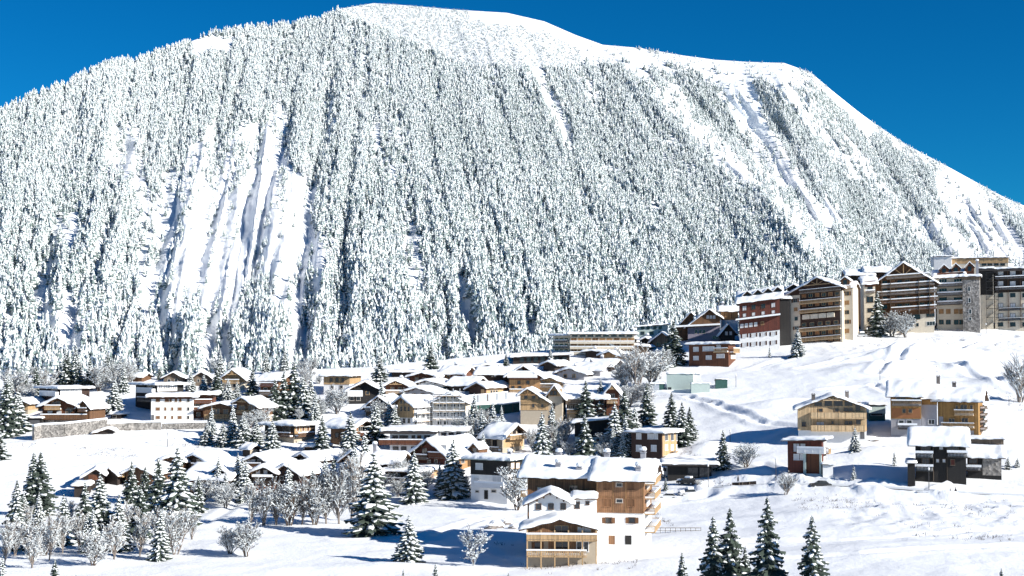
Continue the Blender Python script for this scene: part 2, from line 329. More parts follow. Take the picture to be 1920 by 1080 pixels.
TRACKS = [([(1225, 742), (1290, 748), (1340, 760), (1420, 790), (1500, 800)], 1.3, .6), ([(1640, 700), (1690, 672), (1760, 655), (1830, 640), (1900, 632)], 1.3, .7), ([(1690, 690), (1740, 680), (1800, 690), (1870, 720), (1910, 735)], 1.2, .6),
          ([(1500, 690), (1580, 676), (1660, 668)], 1.2, .5), ([(1300, 700), (1400, 690), (1500, 665)], 1.2, .4), ([(1240, 1052), (1420, 1046), (1640, 1034), (1930, 1018)], 1.2, .35), ([(1400, 1005), (1600, 1000), (1940, 985)], 1.1, .3),
          ([(0, 838), (90, 834), (200, 832), (330, 822), (420, 812)], 1.6, .6), ([(0, 900), (130, 880), (300, 858)], 1.1, .3), ([(500, 880), (450, 940), (380, 985)], 1.0, .3), ([(640, 1010), (800, 1005), (900, 975), (960, 968)], 1.0, .35),
          ([(880, 1010), (980, 1052)], .9, .3), ([(1250, 940), (1320, 930), (1345, 914)], 1.6, .5), ([(1560, 850), (1640, 840), (1700, 850)], 1.1, .5), ([(1430, 870), (1470, 895)], 1.0, .4), ([(1540, 730), (1640, 722), (1665, 735)], 1.0, .4)]
ROADS = [((1340, 912), (1480, 907), 4.5), ((1480, 907), (1640, 912), 4.5), ((1640, 912), (1780, 922), 4.5), ((1780, 922), (1990, 932), 4.5)]
def build_roads():
    mb = MB(); pts = [(1342, 912), (1410, 909), (1480, 907), (1560, 909), (1640, 912), (1710, 917), (1780, 922), (1880, 927), (1980, 931)]
    w = [Vector(P(a, b, Dg(a, b))) for a, b in pts]
    ln = [];
    for i in range(len(w)):
        d = (w[min(i + 1, len(w) - 1)] - w[max(i - 1, 0)]); d.z = 0; d.normalize(); nn = Vector((-d.y, d.x, 0)); ln.append((w[i] - nn * 2.4, w[i] + nn * 2.4))
    vs = [c + Vector((0, 0, .04)) for pr in ln for c in pr]
    mb.add(vs, [(2 * i, 2 * i + 2, 2 * i + 3, 2 * i + 1) for i in range(len(ln) - 1)])
    o = mb.build('road', 'packed'); tag(o, kind='structure')

# ------------------------------------------------------------------ conifers
def conifer(name, H, Rd, nw, nb, st, snow, seed, fine=True, gap=.06, cov=.72, droop=(.28, .5)):
    rnd = random.Random(seed); mb = MB()
    for w in range(nw):
        t = w / (nw - 1); t = t ** .9; z = H * (gap + (1 - gap - .02) * t)
        rr = Rd * (1 - t) ** .78 * rnd.uniform(.82, 1.12) + .12
        n = max(4, int(nb * (.5 + .5 * (1 - t)) + .5)); a0 = rnd.uniform(0, 6.28)
        for k in range(n):
            a = a0 + 6.283 * (k + rnd.uniform(-.3, .3)) / n; L = rr * rnd.uniform(.7, 1.15)
            if rnd.random() < .06: continue
            ca, sa = math.cos(a), math.sin(a); zz = z + rnd.uniform(-.5, .5) * H / nw
            wd = max(.16 * L + .16, .2) * rnd.uniform(.8, 1.25); dr = rnd.uniform(*droop) * L; sn = rnd.random() < snow + .15
            G = []; S = []
            for i in range(st + 1):
                q = i / st; x = L * (.06 + .94 * q); zc = zz - dr * q ** 1.25 + .1 * L * max(0, q - .75) * 2
                ww = wd * (math.sin(math.pi * min(1, .14 + q * .84)) ** .7) * (1 if not fine else rnd.uniform(.75, 1.25)); dp = .35 * ww + .05
                for s, y, zd in ((0, -ww, -dp), (1, 0, .05), (2, ww, -dp)):
                    G.append((x * ca - y * sa, x * sa + y * ca, zc + zd))
                sw = ww * cov; th = (.14 + .16 * rnd.random()) * (.6 + .4 * min(1, L / 2)) * math.sin(math.pi * min(1, .2 + q * .8)) ** .5
                for y, zd in ((-sw, -dp * .45), (-sw * .5, th * .7), (sw * .5, th * .7), (sw, -dp * .45)):
                    S.append((x * ca - y * sa, x * sa + y * ca, zc + zd + .03))
            fs = []
            for i in range(st):
                o = 3 * i; fs += [(o, o + 1, o + 4, o + 3), (o + 1, o + 2, o + 5, o + 4)]
            mb.add(G, fs, 0)
            # hanging fringe
            for i in range(st + 1):
                for e in (0, 2):
                    p = G[3 * i + e]; c = G[3 * i + 1]; 
                    if fine or i % 2 == 0:
                        j = min(st, i + 1); p2 = G[3 * j + e] if i < st else c
                        hang = rnd.uniform(.25, .6) * wd + .08
                        mb.add([p, p2, ((p[0] + p2[0]) / 2 + (p[0] - c[0]) * .25, (p[1] + p2[1]) / 2 + (p[1] - c[1]) * .25, min(p[2], p2[2]) - hang)], [(0, 1, 2)], 0)
            if sn:
                i0 = 0 if rnd.random() < .6 else 1
                fs = []
                for i in range(i0, st):
                    if fine and rnd.random() > snow + .12: continue
                    o = 4 * i; fs += [(o, o + 1, o + 5, o + 4), (o + 1, o + 2, o + 6, o + 5), (o + 2, o + 3, o + 7, o + 6)]
                e = 4 * st; fs += [(e, e + 1, e + 2, e + 3)]
                mb.add(S, fs, 1)
    # tip
    mb.add([(-.1, -.06, H * .95), (.1, -.06, H * .95), (0, .12, H * .95), (0, 0, H * 1.02)], [(0, 1, 3), (1, 2, 3), (2, 0, 3)], 0)
    return mb
def make_conifer(name, H, Rd, nw, nb, st, snow, seed):
    mb = conifer(name, H, Rd, nw, nb, st, snow, seed)
    root = empty('fir_tree', (0, 0, 0), 0, 'x', 'tree')
    mb.build('crown', ['needles', 'treesnow'], root)
    t = MB(); t.tube((0, 0, -1.5), (0, 0, H * .5), H * .018 + .06, H * .011 + .03, 7, 0, False); t.tube((0, 0, H * .5), (0, 0, H * .97), H * .011 + .03, .02, 6, 0, False)
    t.build('trunk', 'bark', root); return root

def frosty(seed, H, spread, stems, lv=4, clump=.5, bark='bark', twigs=4, dk=.62):
    rnd = random.Random(seed); wood = MB(); sn = MB()
    def grow(p, d, L, r, l):
        q = p + d * L * .5 + Vector((rnd.uniform(-1, 1), rnd.uniform(-1, 1), 0)) * L * .06; e = q + (d + Vector((rnd.uniform(-.2, .2), rnd.uniform(-.2, .2), .05))).normalized() * L * .5
        n = 5 if l <= 1 else 3
        if l < lv:
            wood.tube(p, q, r, r * .85, n, 0, False); wood.tube(q, e, r * .85, r * .65, n, 0, False)
            if d.z < .93 and l > 0 and rnd.random() < .7:                                      # snow lying along the bough
                o = Vector((0, 0, r * .8)); sn.tube(p + o, e + o, r * 1.1 + .03, r * .9 + .03, 4, 0, False)
        else:
            (wood if rnd.random() < dk else sn).tube(p, e, .045, .025, 3, 0, False)
            if rnd.random() < clump:
                s = rnd.uniform(.06, .17) * (.6 + H / 18); sn.blob(e, s * rnd.uniform(.8, 1.5), s * rnd.uniform(.8, 1.5), s * .7, 0, 5, 3, .25)
            return
        for i in range(twigs if l > 0 else twigs + 3):
            f = rnd.uniform(.12 if l == 0 else .3, 1.0); b = p.lerp(e, f) if f < .9 else e
            a = rnd.uniform(0, 6.283); k = rnd.uniform(.45, 1.0) * spread
            nd = (d + Vector((math.cos(a) * k, math.sin(a) * k, rnd.uniform(-.15, .35) if l > 0 else .3))).normalized()
            grow(b, nd, L * rnd.uniform(.5, .72), r * .55, l + 1)
    for s in range(stems):
        a = 6.283 * s / stems + rnd.uniform(-.4, .4); k = rnd.uniform(.08, .35) * (0 if stems == 1 else 1)
        grow(Vector((math.cos(a) * .15 * (stems > 1), math.sin(a) * .15 * (stems > 1), -.6)), Vector((math.cos(a) * k, math.sin(a) * k, 1)).normalized(), H * .52, H * .014 + .03, 0)
    root = empty('broadleaf_tree', (0, 0, 0), 0, 'x', 'tree')
    wood.build('trunk', bark, root); sn.build('crown', 'frost', root); return root

# ------------------------------------------------------------------ forest
CAPS = [ (1000, 70, 1200, 112, 24, .95), (1200, 110, 1480, 138, 22, .8), (370, 88, 420, 82, 14, 1),
        (395, 255, 330, 420, 14, .9), (345, 360, 305, 580, 30, 1), (465, 250, 385, 420, 14, .9), (385, 420, 360, 570, 24, 1), (530, 225, 470, 380, 17, .95), (470, 380, 420, 580, 26, 1), (540, 370, 545, 560, 32, 1),
        (520, 300, 545, 420, 20, .9), (300, 400, 285, 570, 24, 1), (255, 300, 265, 400, 12, .9), (600, 330, 600, 470, 12, .7), (590, 470, 560, 690, 15, .95), (770, 430, 782, 540, 19, .95), (782, 540, 810, 620, 10, .8), (700, 240, 762, 400, 7, .8),
        (130, 420, 60, 560, 20, .9), (200, 440, 110, 640, 15, .9), (100, 570, 140, 650, 30, .9), (240, 250, 225, 300, 18, .9), (400, 590, 402, 700, 22, 1), (312, 585, 318, 700, 16, .95), (1000, 125, 1070, 265, 9, .85),
        (1130, 310, 1240, 410, 10, .85), (1370, 140, 1400, 210, 24, .9), (1400, 210, 1470, 330, 20, .9), (1470, 330, 1565, 415, 15, .95), (1290, 240, 1400, 330, 10, .9), (1400, 330, 1520, 450, 10, .8), (1570, 172, 1625, 235, 15, 1),
        (1480, 150, 1600, 300, 22, .55), (1600, 300, 1690, 410, 14, .7), (1790, 350, 1890, 480, 32, .97), (1500, 380, 1525, 480, 15, .75), (1740, 420, 1820, 490, 24, .9), (860, 530, 895, 680, 11, .95), (800, 620, 830, 680, 9, .9), (980, 560, 1000, 650, 8, .9), (1195, 540, 1210, 620, 7, .8), (900, 440, 930, 520, 7, .7), (650, 560, 640, 690, 9, .85),
        (240, 560, 200, 700, 10, .8), (1180, 130, 1290, 240, 12, .7), (1060, 110, 1180, 260, 8, .6), (0, 640, 60, 600, 20, .8), (940, 420, 990, 540, 5, .6), (1250, 190, 1340, 250, 14, .5), (470, 560, 500, 600, 12, -.3)]
def summit(px, py): return (px > 636) & (px < 1090) & (py < np.minimum(26 + (px - 640) * .42, 128) + 8 * fbm(px / 30, py / 30, 3, 33))
def dens(px, py):
    px = np.asarray(px, float); py = np.asarray(py, float)
    wx = px + 12 * fbm(px / 24, py / 60, 4, 91); wy = py + 22 * fbm(px / 16, py / 50, 3, 92)
    d = np.ones_like(px) * (.8 + .35 * fbm(px / 60, py / 90, 3, 93))
    c = flow(px, py); s = fbm((c) / 17, py / 150, 2, 97); d = d * (1 - .75 * ss((s - .08) / .2))          # thin avalanche lines
    d = np.where((px > 1000) & (py < 210), d * .72, d); d = np.where((px > 1300) & (px > 1180 + py * .75), d * .75, d)
    d = d * (1 - .88 * np.exp(-((px - 430) / 150) ** 4 - ((py - 450) / 125) ** 4) - .35 * np.exp(-((px - 120) / 70) ** 2 - ((py - 620) / 40) ** 2))
    for x1, y1, x2, y2, r, st in CAPS:
        dx, dy = x2 - x1, y2 - y1; t = np.clip(((wx - x1) * dx + (wy - y1) * dy) / (dx * dx + dy * dy), 0, 1)
        q = np.hypot(wx - x1 - t * dx, wy - y1 - t * dy); r = r * (1.45 if 200 < x1 < 620 and y1 > 200 else 1.12); d = d * (1 - st * (1 - ss((q - r * .8) / (r * .4 + 3))))
    d = np.where(summit(px, py), .7, d)
    rib = ss((fbm((c) / 9, py / 70, 2, 151) - .12) / .15); d = np.maximum(d, .1 * rib * (py > 200) * (px > 200) * (px < 640))
    return np.clip(d, 0, 1)
def ghost(seed, H=16, Rd=2.9, tiers=7, n=8, nf=.35):
    """snow plastered fir: stacked ragged skirts, snow outside, needles showing in gaps and underneath"""
    rnd = random.Random(seed); mb = MB(); 
    mb.tube((0, 0, -2), (0, 0, H * .9), .2, .04, 4, 0, False)
    for t in range(tiers):
        q = t / tiers; z1 = H * (.03 + .97 * (q + 1.25 / tiers)); z0 = H * (.03 + .97 * q) - .25; z1 = min(z1, H * 1.01)
        ro = Rd * (1 - q) ** .85 * rnd.uniform(.85, 1.15) + .12; ox, oy = rnd.uniform(-.2, .2), rnd.uniform(-.2, .2); a0 = rnd.uniform(0, 6.28)
        top = (ox * .5, oy * .5, z1); L = []; Mi = []; B = []
        for k in range(n):
            a = a0 + 6.283 * k / n; j = rnd.uniform(.65, 1.25); r = ro * j; zz = z0 + rnd.uniform(-.35, .35)
            L.append((ox + r * math.cos(a), oy + r * math.sin(a), zz)); m_ = .62 * j + .08; a2 = a + .39
            Mi.append((ox + ro * m_ * .85 * math.cos(a), oy + ro * m_ * .85 * math.sin(a), zz + (z1 - z0) * .42 + rnd.uniform(-.1, .2)))
            B.append((ox + r * .25 * math.cos(a), oy + r * .25 * math.sin(a), zz + .35))
        v = L + Mi + B + [top]; T = 3 * n
        for k in range(n):
            k2 = (k + 1) % n
            mb.add([v[k], v[k2], v[n + k2], v[n + k]], [(0, 1, 2), (0, 2, 3)], 0 if rnd.random() < nf else 1)
            mb.add([v[n + k], v[n + k2], v[T]], [(0, 1, 2)], 0 if rnd.random() < nf * .8 else 1)
            mb.add([v[k], v[2 * n + k], v[2 * n + k2], v[k2]], [(0, 1, 2, 3)], 0)
    return mb
def PM(px, py, D):
    x = (px - 960) / F; t = (540 - py) / F; yy = CP - t * SP; zz = SP + t * CP
    return x / yy * D, D, zz / yy * D
def build_forest():
    rs = np.random.RandomState(5)
    n = 470000
    px = rs.uniform(-80, 2000, n); py = rs.uniform(0, 722, n); rg = ridge(px)
    ok = py > rg + .5; px = px[ok]; py = py[ok]
    D = Dm(px, py); v = np.clip((BASEY - py) / (BASEY - ridge(px)), 0, 1)
    wgt = (D / 1900) ** 2 * FOREST_K * (1 + .35 * v) * dens(px, py)
    ok = rs.uniform(0, 1, len(px)) < wgt; px = px[ok]; py = py[ok]; D = D[ok]; v = v[ok]
    X, Y, Z = PM(px, py, D)
    H = (16 - 8.3 * np.minimum(1, v * 1.5)) * (1 - .4 * np.exp(-((px - 430) / 150) ** 4 - ((py - 450) / 125) ** 4)) * rs.choice([.55, .8, 1, 1.15, 1.3], len(px), p=[.15, .25, .3, .2, .1]) * np.where(px > 1250, .85, 1) * np.where(summit(px, py), .33, 1) * np.where((py - ridge(px) < 22 + 10 * fbm(px / 20, py / 20, 2, 5)) & (px > 880), .5, 1)
    # the nearest ones are trees of their own
    near = np.argsort(D)[:170]; vis = np.ones(len(px), bool); vis[near] = False
    dk = np.clip(.36 + .55 * np.exp(-((px - 1120) / 420) ** 2 - ((py - 430) / 200) ** 2) + .4 * np.exp(-((px - 60) / 160) ** 2 - ((py - 430) / 160) ** 2) - .25 * (py < 170) + .6 * fbm(px / 70, py / 90, 3, 161), .05, .95)
    c = bpy.data.collections.new('forest_kinds'); kinds = []
    for i in range(8):
        mb = ghost(100 + i, 16, 2.6 + .25 * (i % 4), 6 + i % 3, 8, .34 if i < 4 else .55)
        me = mb.mesh('forest_fir', ['farneedles', 'treesnow'], i % 2 == 0); o = bpy.data.objects.new('forest_fir', me); c.objects.link(o); kinds.append(me)
    me = bpy.data.meshes.new('forest'); nn = int(vis.sum()); me.vertices.add(nn)
    me.vertices.foreach_set('co', np.stack([X[vis], Y[vis], Z[vis] - .5], -1).astype(np.float32).ravel())
    for nm, ty, ar in (('scl', 'FLOAT', (H[vis] / 16)), ('rot', 'FLOAT', rs.uniform(0, 6.28, nn)), ('wid', 'FLOAT', (H[vis] / 16) * (1 + .25 * v[vis]) * rs.uniform(.85, 1.3, nn)), ('pick', 'INT', rs.randint(0, 4, nn) + 4 * (rs.uniform(0, 1, nn) < dk[vis]))):
        at = me.attributes.new(nm, ty, 'POINT'); at.data.foreach_set('value', ar.astype(np.float32 if ty == 'FLOAT' else np.int32))
    o = bpy.data.objects.new('forest', me); COL.objects.link(o)
    tag(o, 'dense snow covered fir forest over the whole face of the mountain', 'forest', kind='stuff')
    g = bpy.data.node_groups.new('scatter', 'GeometryNodeTree'); g.interface.new_socket('Geometry', in_out='INPUT', socket_type='NodeSocketGeometry'); g.interface.new_socket('Geometry', in_out='OUTPUT', socket_type='NodeSocketGeometry')
    gi = g.nodes.new('NodeGroupInput'); go = g.nodes.new('NodeGroupOutput'); ip = g.nodes.new('GeometryNodeInstanceOnPoints'); ci = g.nodes.new('GeometryNodeCollectionInfo')
    ci.inputs['Collection'].default_value = c; ci.inputs['Separate Children'].default_value = True; ci.inputs['Reset Children'].default_value = True
    def na(nm, ty):
        a = g.nodes.new('GeometryNodeInputNamedAttribute'); a.data_type = ty; a.inputs['Name'].default_value = nm; return a.outputs['Attribute']
    cx = g.nodes.new('ShaderNodeCombineXYZ'); g.links.new(na('rot', 'FLOAT'), cx.inputs[2])
    g.links.new(gi.outputs[0], ip.inputs['Points']); g.links.new(ci.outputs[0], ip.inputs['Instance']); ip.inputs['Pick Instance'].default_value = True
    g.links.new(na('pick', 'INT'), ip.inputs['Instance Index']); g.links.new(cx.outputs[0], ip.inputs['Rotation']); c3 = g.nodes.new('ShaderNodeCombineXYZ'); wd = na('wid', 'FLOAT'); g.links.new(wd, c3.inputs[0]); g.links.new(wd, c3.inputs[1]); g.links.new(na('scl', 'FLOAT'), c3.inputs[2]); g.links.new(c3.outputs[0], ip.inputs['Scale'])
    g.links.new(ip.outputs[0], go.inputs[0])
    md = o.modifiers.new('scatter', 'NODES'); md.node_group = g
    for i in near:
        t = bpy.data.objects.new('fir_tree', kinds[i % 8]); COL.objects.link(t); t.location = (X[i], Y[i], Z[i] - .5); s = H[i] / 16; t.scale = (s, s, s); t.rotation_euler = (0, 0, float(i))
        tag(t, 'snow plastered fir in the front rows of the forest at the foot of the mountain', 'tree', 'firs along the foot of the mountain')
    print('forest', nn)
FOREST_K = 1.15
# ------------------------------------------------------------------ buildings
class House:
    """One building mass, measured from the photograph's pixels onto its own facade planes."""
    def __init__(s, name, label, xl, xr, yb, ye, d, rot=0, typ='g', pitch=.4, low=None, mats=('white', 'brown'), over=.9, D=None, snow=.5, shear=0, cat='building', root=None, group=None, ridge=None, roofm='roofb', ov=None, slab=.22, foot=6, dz=0, yr=None, win=None):
        s.th = -R(rot); s.D = (D or Dg((xl + xr) / 2, yb)) + dz; s.shear = shear; s.mats = mats
        pc = Vector(P((xl + xr) / 2, yb, s.D)); s.M = Matrix.Translation(pc) @ Matrix.Rotation(s.th, 4, 'Z'); s.Mi = s.M.inverted()
        u0 = s.loc(xl, yb, 'F', 0)[0]; u1 = s.loc(xr, yb, 'F', 0)[0]
        s.w = u1 - u0; c = (u0 + u1) / 2
        s.M = s.M @ Matrix.Translation((c, 0, 0)); s.Mi = s.M.inverted()
        if d > 60: d = abs(d - (xr if d > xr else xl)) / (F / s.D) / math.sin(abs(s.th))
        s.d = d; s.h = s.loc((xl + xr) / 2, ye, 'F', 0)[1]; s.typ = typ; s.p = pitch; s.over = over; s.rx = 0
        if ridge is not None: s.rx = s.loc(ridge, ye, 'F', 0)[0]
        if yr is not None:
            zr = s.loc(ridge if ridge is not None else (xl + xr) / 2, yr, 'F', 0)[1] - snow - slab
            s.p = max(.12, (zr - s.h) / (s.w / 2)) if typ == 'g' else pitch
        s.zl = s.loc((xl + xr) / 2, low, 'F', 0)[1] if low else None
        if root is None:
            s.root = empty(name, s.M.translation, s.th, label, cat, group); s.xf = None; s.base = s.M
        else:
            s.root = root.root; s.base = root.base; s.xf = s.base.inverted() @ s.M
        s.roof_o = None; s.hw = 0
        o = ov or (over, over, over, over); s.o = o                       # left right front back
        s.walls(foot); s.make_roof(roofm, slab, snow)
    def loc(s, px, py, face='F', sh=1):
        o = s.Mi @ Vector((0, 0, 0)); d = s.Mi.to_3x3() @ Vector(ray(px, py))
        if face == 'F': t = -o.y / d.y; u = o.x + d.x * t
        else:
            X = s.w / 2 if face == 'R' else -s.w / 2; t = (X - o.x) / d.x; u = o.y + d.y * t
        if face != 'F':
            u = min(max(u, .1), s.d - .1); X = s.w / 2 if face == 'R' else -s.w / 2
            q = s.M @ Vector((X, u, 0)); r = ray(px, py); z = r[2] / r[1] * q.y - s.M.translation.z
            return u, z - (s.shear * X if sh else 0)
        z = o.z + d.z * t
        if sh and s.shear: z -= s.shear * (o.x + d.x * t)
        return u, z
    def rz(s, x, y):
        h = s.h; w = s.w; p = s.p; t = s.typ
        if t == 'g':
            hw = w / 2 + abs(s.rx); e = h; return e + p * (hw - abs(x - s.rx)) - p * abs(s.rx) * (1 if 1 else 0)
        if t == 'e': return h + p * (s.d / 2 - abs(y - s.d / 2))
        if t == 'm': return h + p * y
        if t == 's': return h + p * x
        if t == 'x': return h + p * min(w / 2 - abs(x), s.d / 2 - abs(y - s.d / 2)) * 1.0
        return h
    def fin(s, mb, name, mats, parent=None, smooth=False):
        if s.shear: mb.v = [(x, y, z + s.shear * x) for x, y, z in mb.v]
        return mb.build(name, mats, parent or s.root, smooth, s.xf)
    def prism(s, mb, x0, x1, y0, y1, z0, top, m=0):
        """walls following the roof line; top: None = under the roof, number = flat"""
        xs = [x0, x1]; ys = [y0, y1]
        if top is None:
            if s.typ in 'gx' and x0 < s.rx < x1: xs = [x0, s.rx, x1]
            if s.typ in 'ex': ys = [y0, s.d / 2, y1]
        T = (lambda x, y: s.rz(x, y) - .03) if top is None else (lambda x, y: top)
        for y in (y0, y1):
            v = [(x, y, z0) for x in xs] + [(x, y, T(x, y)) for x in reversed(xs)]; mb.add(v, [tuple(range(len(v)))], m)
        for x in (x0, x1):
            v = [(x, y, z0) for y in ys] + [(x, y, T(x, y)) for y in reversed(ys)]; mb.add(v, [tuple(range(len(v)))], m)
        if top is not None: mb.add([(x0, y0, top), (x1, y0, top), (x1, y1, top), (x0, y1, top)], [(0, 1, 2, 3)], m)
    def walls(s, foot):
        w = s.w / 2; g = 0
        if s.zl is not None:
            a = MB(); s.prism(a, -w, w, 0, s.d, -foot, s.zl); s.fin(a, 'wall', s.mats[0])
            b = MB(); s.prism(b, -w - .07, w + .07, -.07, s.d + .07, s.zl, None); b.box(-w - .12, w + .12, -.12, -.07, s.zl - .16, s.zl, 0); s.fin(b, 'upper_wall', s.mats[1]); s.out = .08
            s.zs = s.zl
        else:
            b = MB(); s.prism(b, -w, w, 0, s.d, -foot, None); s.fin(b, 'wall', s.mats[1]); s.out = .01; s.zs = -99
    def make_roof(s, rm, slab, snow):
        w = s.w / 2; ol, orr, of, ob = s.o; x0, x1, y0, y1 = -w - ol, w + orr, -of, s.d + ob
        xs = [x0, s.rx, x1] if s.typ in 'g' else ([x0, 0, x1] if s.typ == 'x' else [x0, x1]); ys = [y0, s.d / 2, y1] if s.typ in 'ex' else [y0, y1]
        if s.typ == 'x': xs = [x0, -w * .4, w * .4, x1]
        a = MB(); n = len(xs); m = len(ys)
        vt = [(x, y, s.rz(x, y) + slab) for y in ys for x in xs]; vb = [(x, y, s.rz(x, y)) for y in ys for x in xs]; L = len(vt)
        fs = [(j * n + i, j * n + i + 1, (j + 1) * n + i + 1, (j + 1) * n + i) for j in range(m - 1) for i in range(n - 1)]
        fb = [tuple(L + k for k in f[::-1]) for f in fs]
        sd_ = []
        for i in range(n - 1): sd_ += [(i + 1, i, L + i, L + i + 1), ((m - 1) * n + i, (m - 1) * n + i + 1, L + (m - 1) * n + i + 1, L + (m - 1) * n + i)]
        for j in range(m - 1): sd_ += [(j * n, (j + 1) * n, L + (j + 1) * n, L + j * n), ((j + 1) * n + n - 1, j * n + n - 1, L + j * n + n - 1, L + (j + 1) * n + n - 1)]
        a.add(vt + vb, fs + fb + sd_)
        if s.typ == 'g' and s.w > 5:                                         # purlin ends under the front gable
            for k in (-.62, -.31, .31, .62, 0):
                x = s.rx + k * w; z = s.rz(x, 0) - .28; a.box(x - .1, x + .1, -of + .15, 0, z, z + .26)
        s.roof_o = s.fin(a, 'roof', rm)
        # snow blanket with rounded, lumpy edges
        if snow <= 0: return
        W2, D2 = x1 - x0, y1 - y0; nx = max(6, int(W2 / .5)); ny = max(6, int(D2 / .6)); nx = min(nx, 60); ny = min(ny, 44)
        a = MB(); sx = random.uniform(0, 99); ex = .12; e_ = .1
        X = np.linspace(x0 - ex, x1 + ex, nx + 1); Y = np.linspace(y0 - ex, y1 + ex, ny + 1)
        if s.typ == 'g': X[np.argmin(abs(X - s.rx))] = s.rx
        if s.typ == 'e': Y[np.argmin(abs(Y - s.d / 2))] = s.d / 2
        XX, YY = np.meshgrid(X, Y)
        dd = np.minimum(np.minimum(XX - X[0], X[-1] - XX), np.minimum(YY - Y[0], Y[-1] - YY))
        t = snow * (.5 + .5 * np.sqrt(np.clip(dd / .5, 0, 1))) + .2 * fbm(XX / 1.4 + sx, YY / 1.4, 3, 7) + .26 * fbm(XX / 4 + sx, YY / 4, 2, 8)
        jx = .3 * (vn(XX / .8 + sx, YY / .8, 3) - .5); jy = .3 * (vn(XX / .8 + sx, YY / .8, 4) - .5)
        base = np.array([[s.rz(min(max(x, x0), x1), min(max(y, y0), y1)) for x in X] for y in Y]) + slab
        Z = base + np.maximum(t, .12)
        if s.typ == 'g':   # soften ridge
            Z -= .16 * np.clip(1 - abs(XX - s.rx) / .8, 0, 1) * min(1, s.p * 2)
        if s.typ == 'e': Z -= .16 * np.clip(1 - abs(YY - s.d / 2) / .8, 0, 1) * min(1, s.p * 2)
        n = nx + 1; v = [(float(XX[j, i] + jx[j, i]), float(YY[j, i] + jy[j, i]), float(Z[j, i])) for j in range(ny + 1) for i in range(n)]
        f = [(j * n + i, j * n + i + 1, (j + 1) * n + i + 1, (j + 1) * n + i) for j in range(ny) for i in range(nx)]
        per = [i for i in range(nx)] + [j * n + nx for j in range(ny)] + [ny * n + i for i in range(nx, 0, -1)] + [j * n for j in range(ny, 0, -1)]
        L = len(v)
        for q in per:
            x, y, z = v[q]; b = base[q // n][q % n]; v.append((x, y, b - .02 - (.5 * max(0, vn(x / .9 + sx, y / .9, 5) - .5))))
        k = len(per); f += [(per[(i + 1) % k], per[i], L + i, L + (i + 1) % k) for i in range(k)]
        a.add(v, f); s.snow_o = s.fin(a, 'snow_cover', 'roofsnow', s.roof_o, True)
    # ---- facade features ; coordinates: pixels on the photo
    def fb(s, mb, face, u0, u1, o0, o1, z0, z1, m=0):
        if u0 > u1: u0, u1 = u1, u0
        w = s.w / 2
        if face == 'F': mb.box(u0, u1, -o1, -o0, z0, z1, m)
        elif face == 'R': mb.box(w + o0, w + o1, u0, u1, z0, z1, m)
        else: mb.box(-w - o1, -w - o0, u0, u1, z0, z1, m)
    def offz(s, z): return .08 if z > s.zs and s.zl is not None else .01
    def win(s, x1, y1, x2, y2, face='F', fr='frame', pane='glass', shut=None, name='window', mull=True, arch=False):
        u0, z1 = s.loc(x1, y1, face); u1, z0 = s.loc(x2, y2, face)
        z1b = s.loc(x2, y1, face)[1]; z1 = (z1 + z1b) / 2; z0 = (z0 + s.loc(x1, y2, face)[1]) / 2
        if u0 > u1: u0, u1 = u1, u0
        if z1 - z0 < .25 or u1 - u0 < .2: z1 = max(z1, z0 + .4); u1 = max(u1, u0 + .35)
        o = s.offz((z0 + z1) / 2); t = .1; a = MB()
        s.fb(a, face, u0 - t, u0, o, o + .09, z0, z1); s.fb(a, face, u1, u1 + t, o, o + .09, z0, z1); s.fb(a, face, u0 - t, u1 + t, o, o + .1, z1, z1 + t); s.fb(a, face, u0 - t - .05, u1 + t + .05, o, o + .16, z0 - .09, z0)
        n = int((u1 - u0) / 1.1) + 1 if mull else 1
        for k in range(1, n): 
            x = u0 + (u1 - u0) * k / n; s.fb(a, face, x - .035, x + .035, o, o + .06, z0, z1)
        f = s.fin(a, name, fr); b = MB(); s.fb(b, face, u0, u1, o, o + .04, z0, z1); s.fin(b, 'pane', pane, f)
        if shut:
            c = MB(); sw = min(.55, (u1 - u0) * .5)
            for q0, q1 in ((u0 - t - sw, u0 - t), (u1 + t, u1 + t + sw)): s.fb(c, face, q0, q1, o, o + .06, z0 - .05, z1 + .05); 
            s.fin(c, 'shutter', shut, f)
        return f
    def wins(s, xs, y1, y2, wpx, face='F', slope=0, **k):
        for x in xs: s.win(x - wpx / 2, y1 + slope * (x - xs[0]), x + wpx / 2, y2 + slope * (x - xs[0]), face, **k)
    def panel(s, x1, y1, x2, y2, face='F', mat='white', name='wall_panel', out=.012):
        u0, z1 = s.loc(x1, y1, face); u1, z0 = s.loc(x2, y2, face); o = s.offz((z0 + z1) / 2); a = MB(); s.fb(a, face, u0, u1, o - .005, o + out, z0, z1); return s.fin(a, name, mat)
    def door(s, x1, y1, x2, y2, face='F', mat='door'):
        f = s.panel(x1, y1, x2, y2, face, mat, 'door', .06); return f
    def balc(s, x1, x2, yr, yf, face='F', out=1.3, mat='brown', solid=False, snow=.25, post=0, wrap=None, under=False):
        """balcony: yr = rail top, yf = floor line"""
        u0, zt = s.loc(x1, yr, face); u1, zb = s.loc(x2, yf, face)
        zt = (zt + s.loc(x2, yr, face)[1]) / 2; zb = (zb + s.loc(x1, yf, face)[1]) / 2
        if u0 > u1: u0, u1 = u1, u0
        zt = max(zt, zb + .55); a = MB(); s.fb(a, face, u0, u1, -.02, out, zb - .2, zb); B = s.fin(a, 'balcony', mat)
        r = MB(); s.fb(r, face, u0, u1, out - .07, out, zt - .1, zt)
        for q in (u0, u1 - .07): s.fb(r, face, q, q + .07, .05, out - .07, zt - .1, zt)
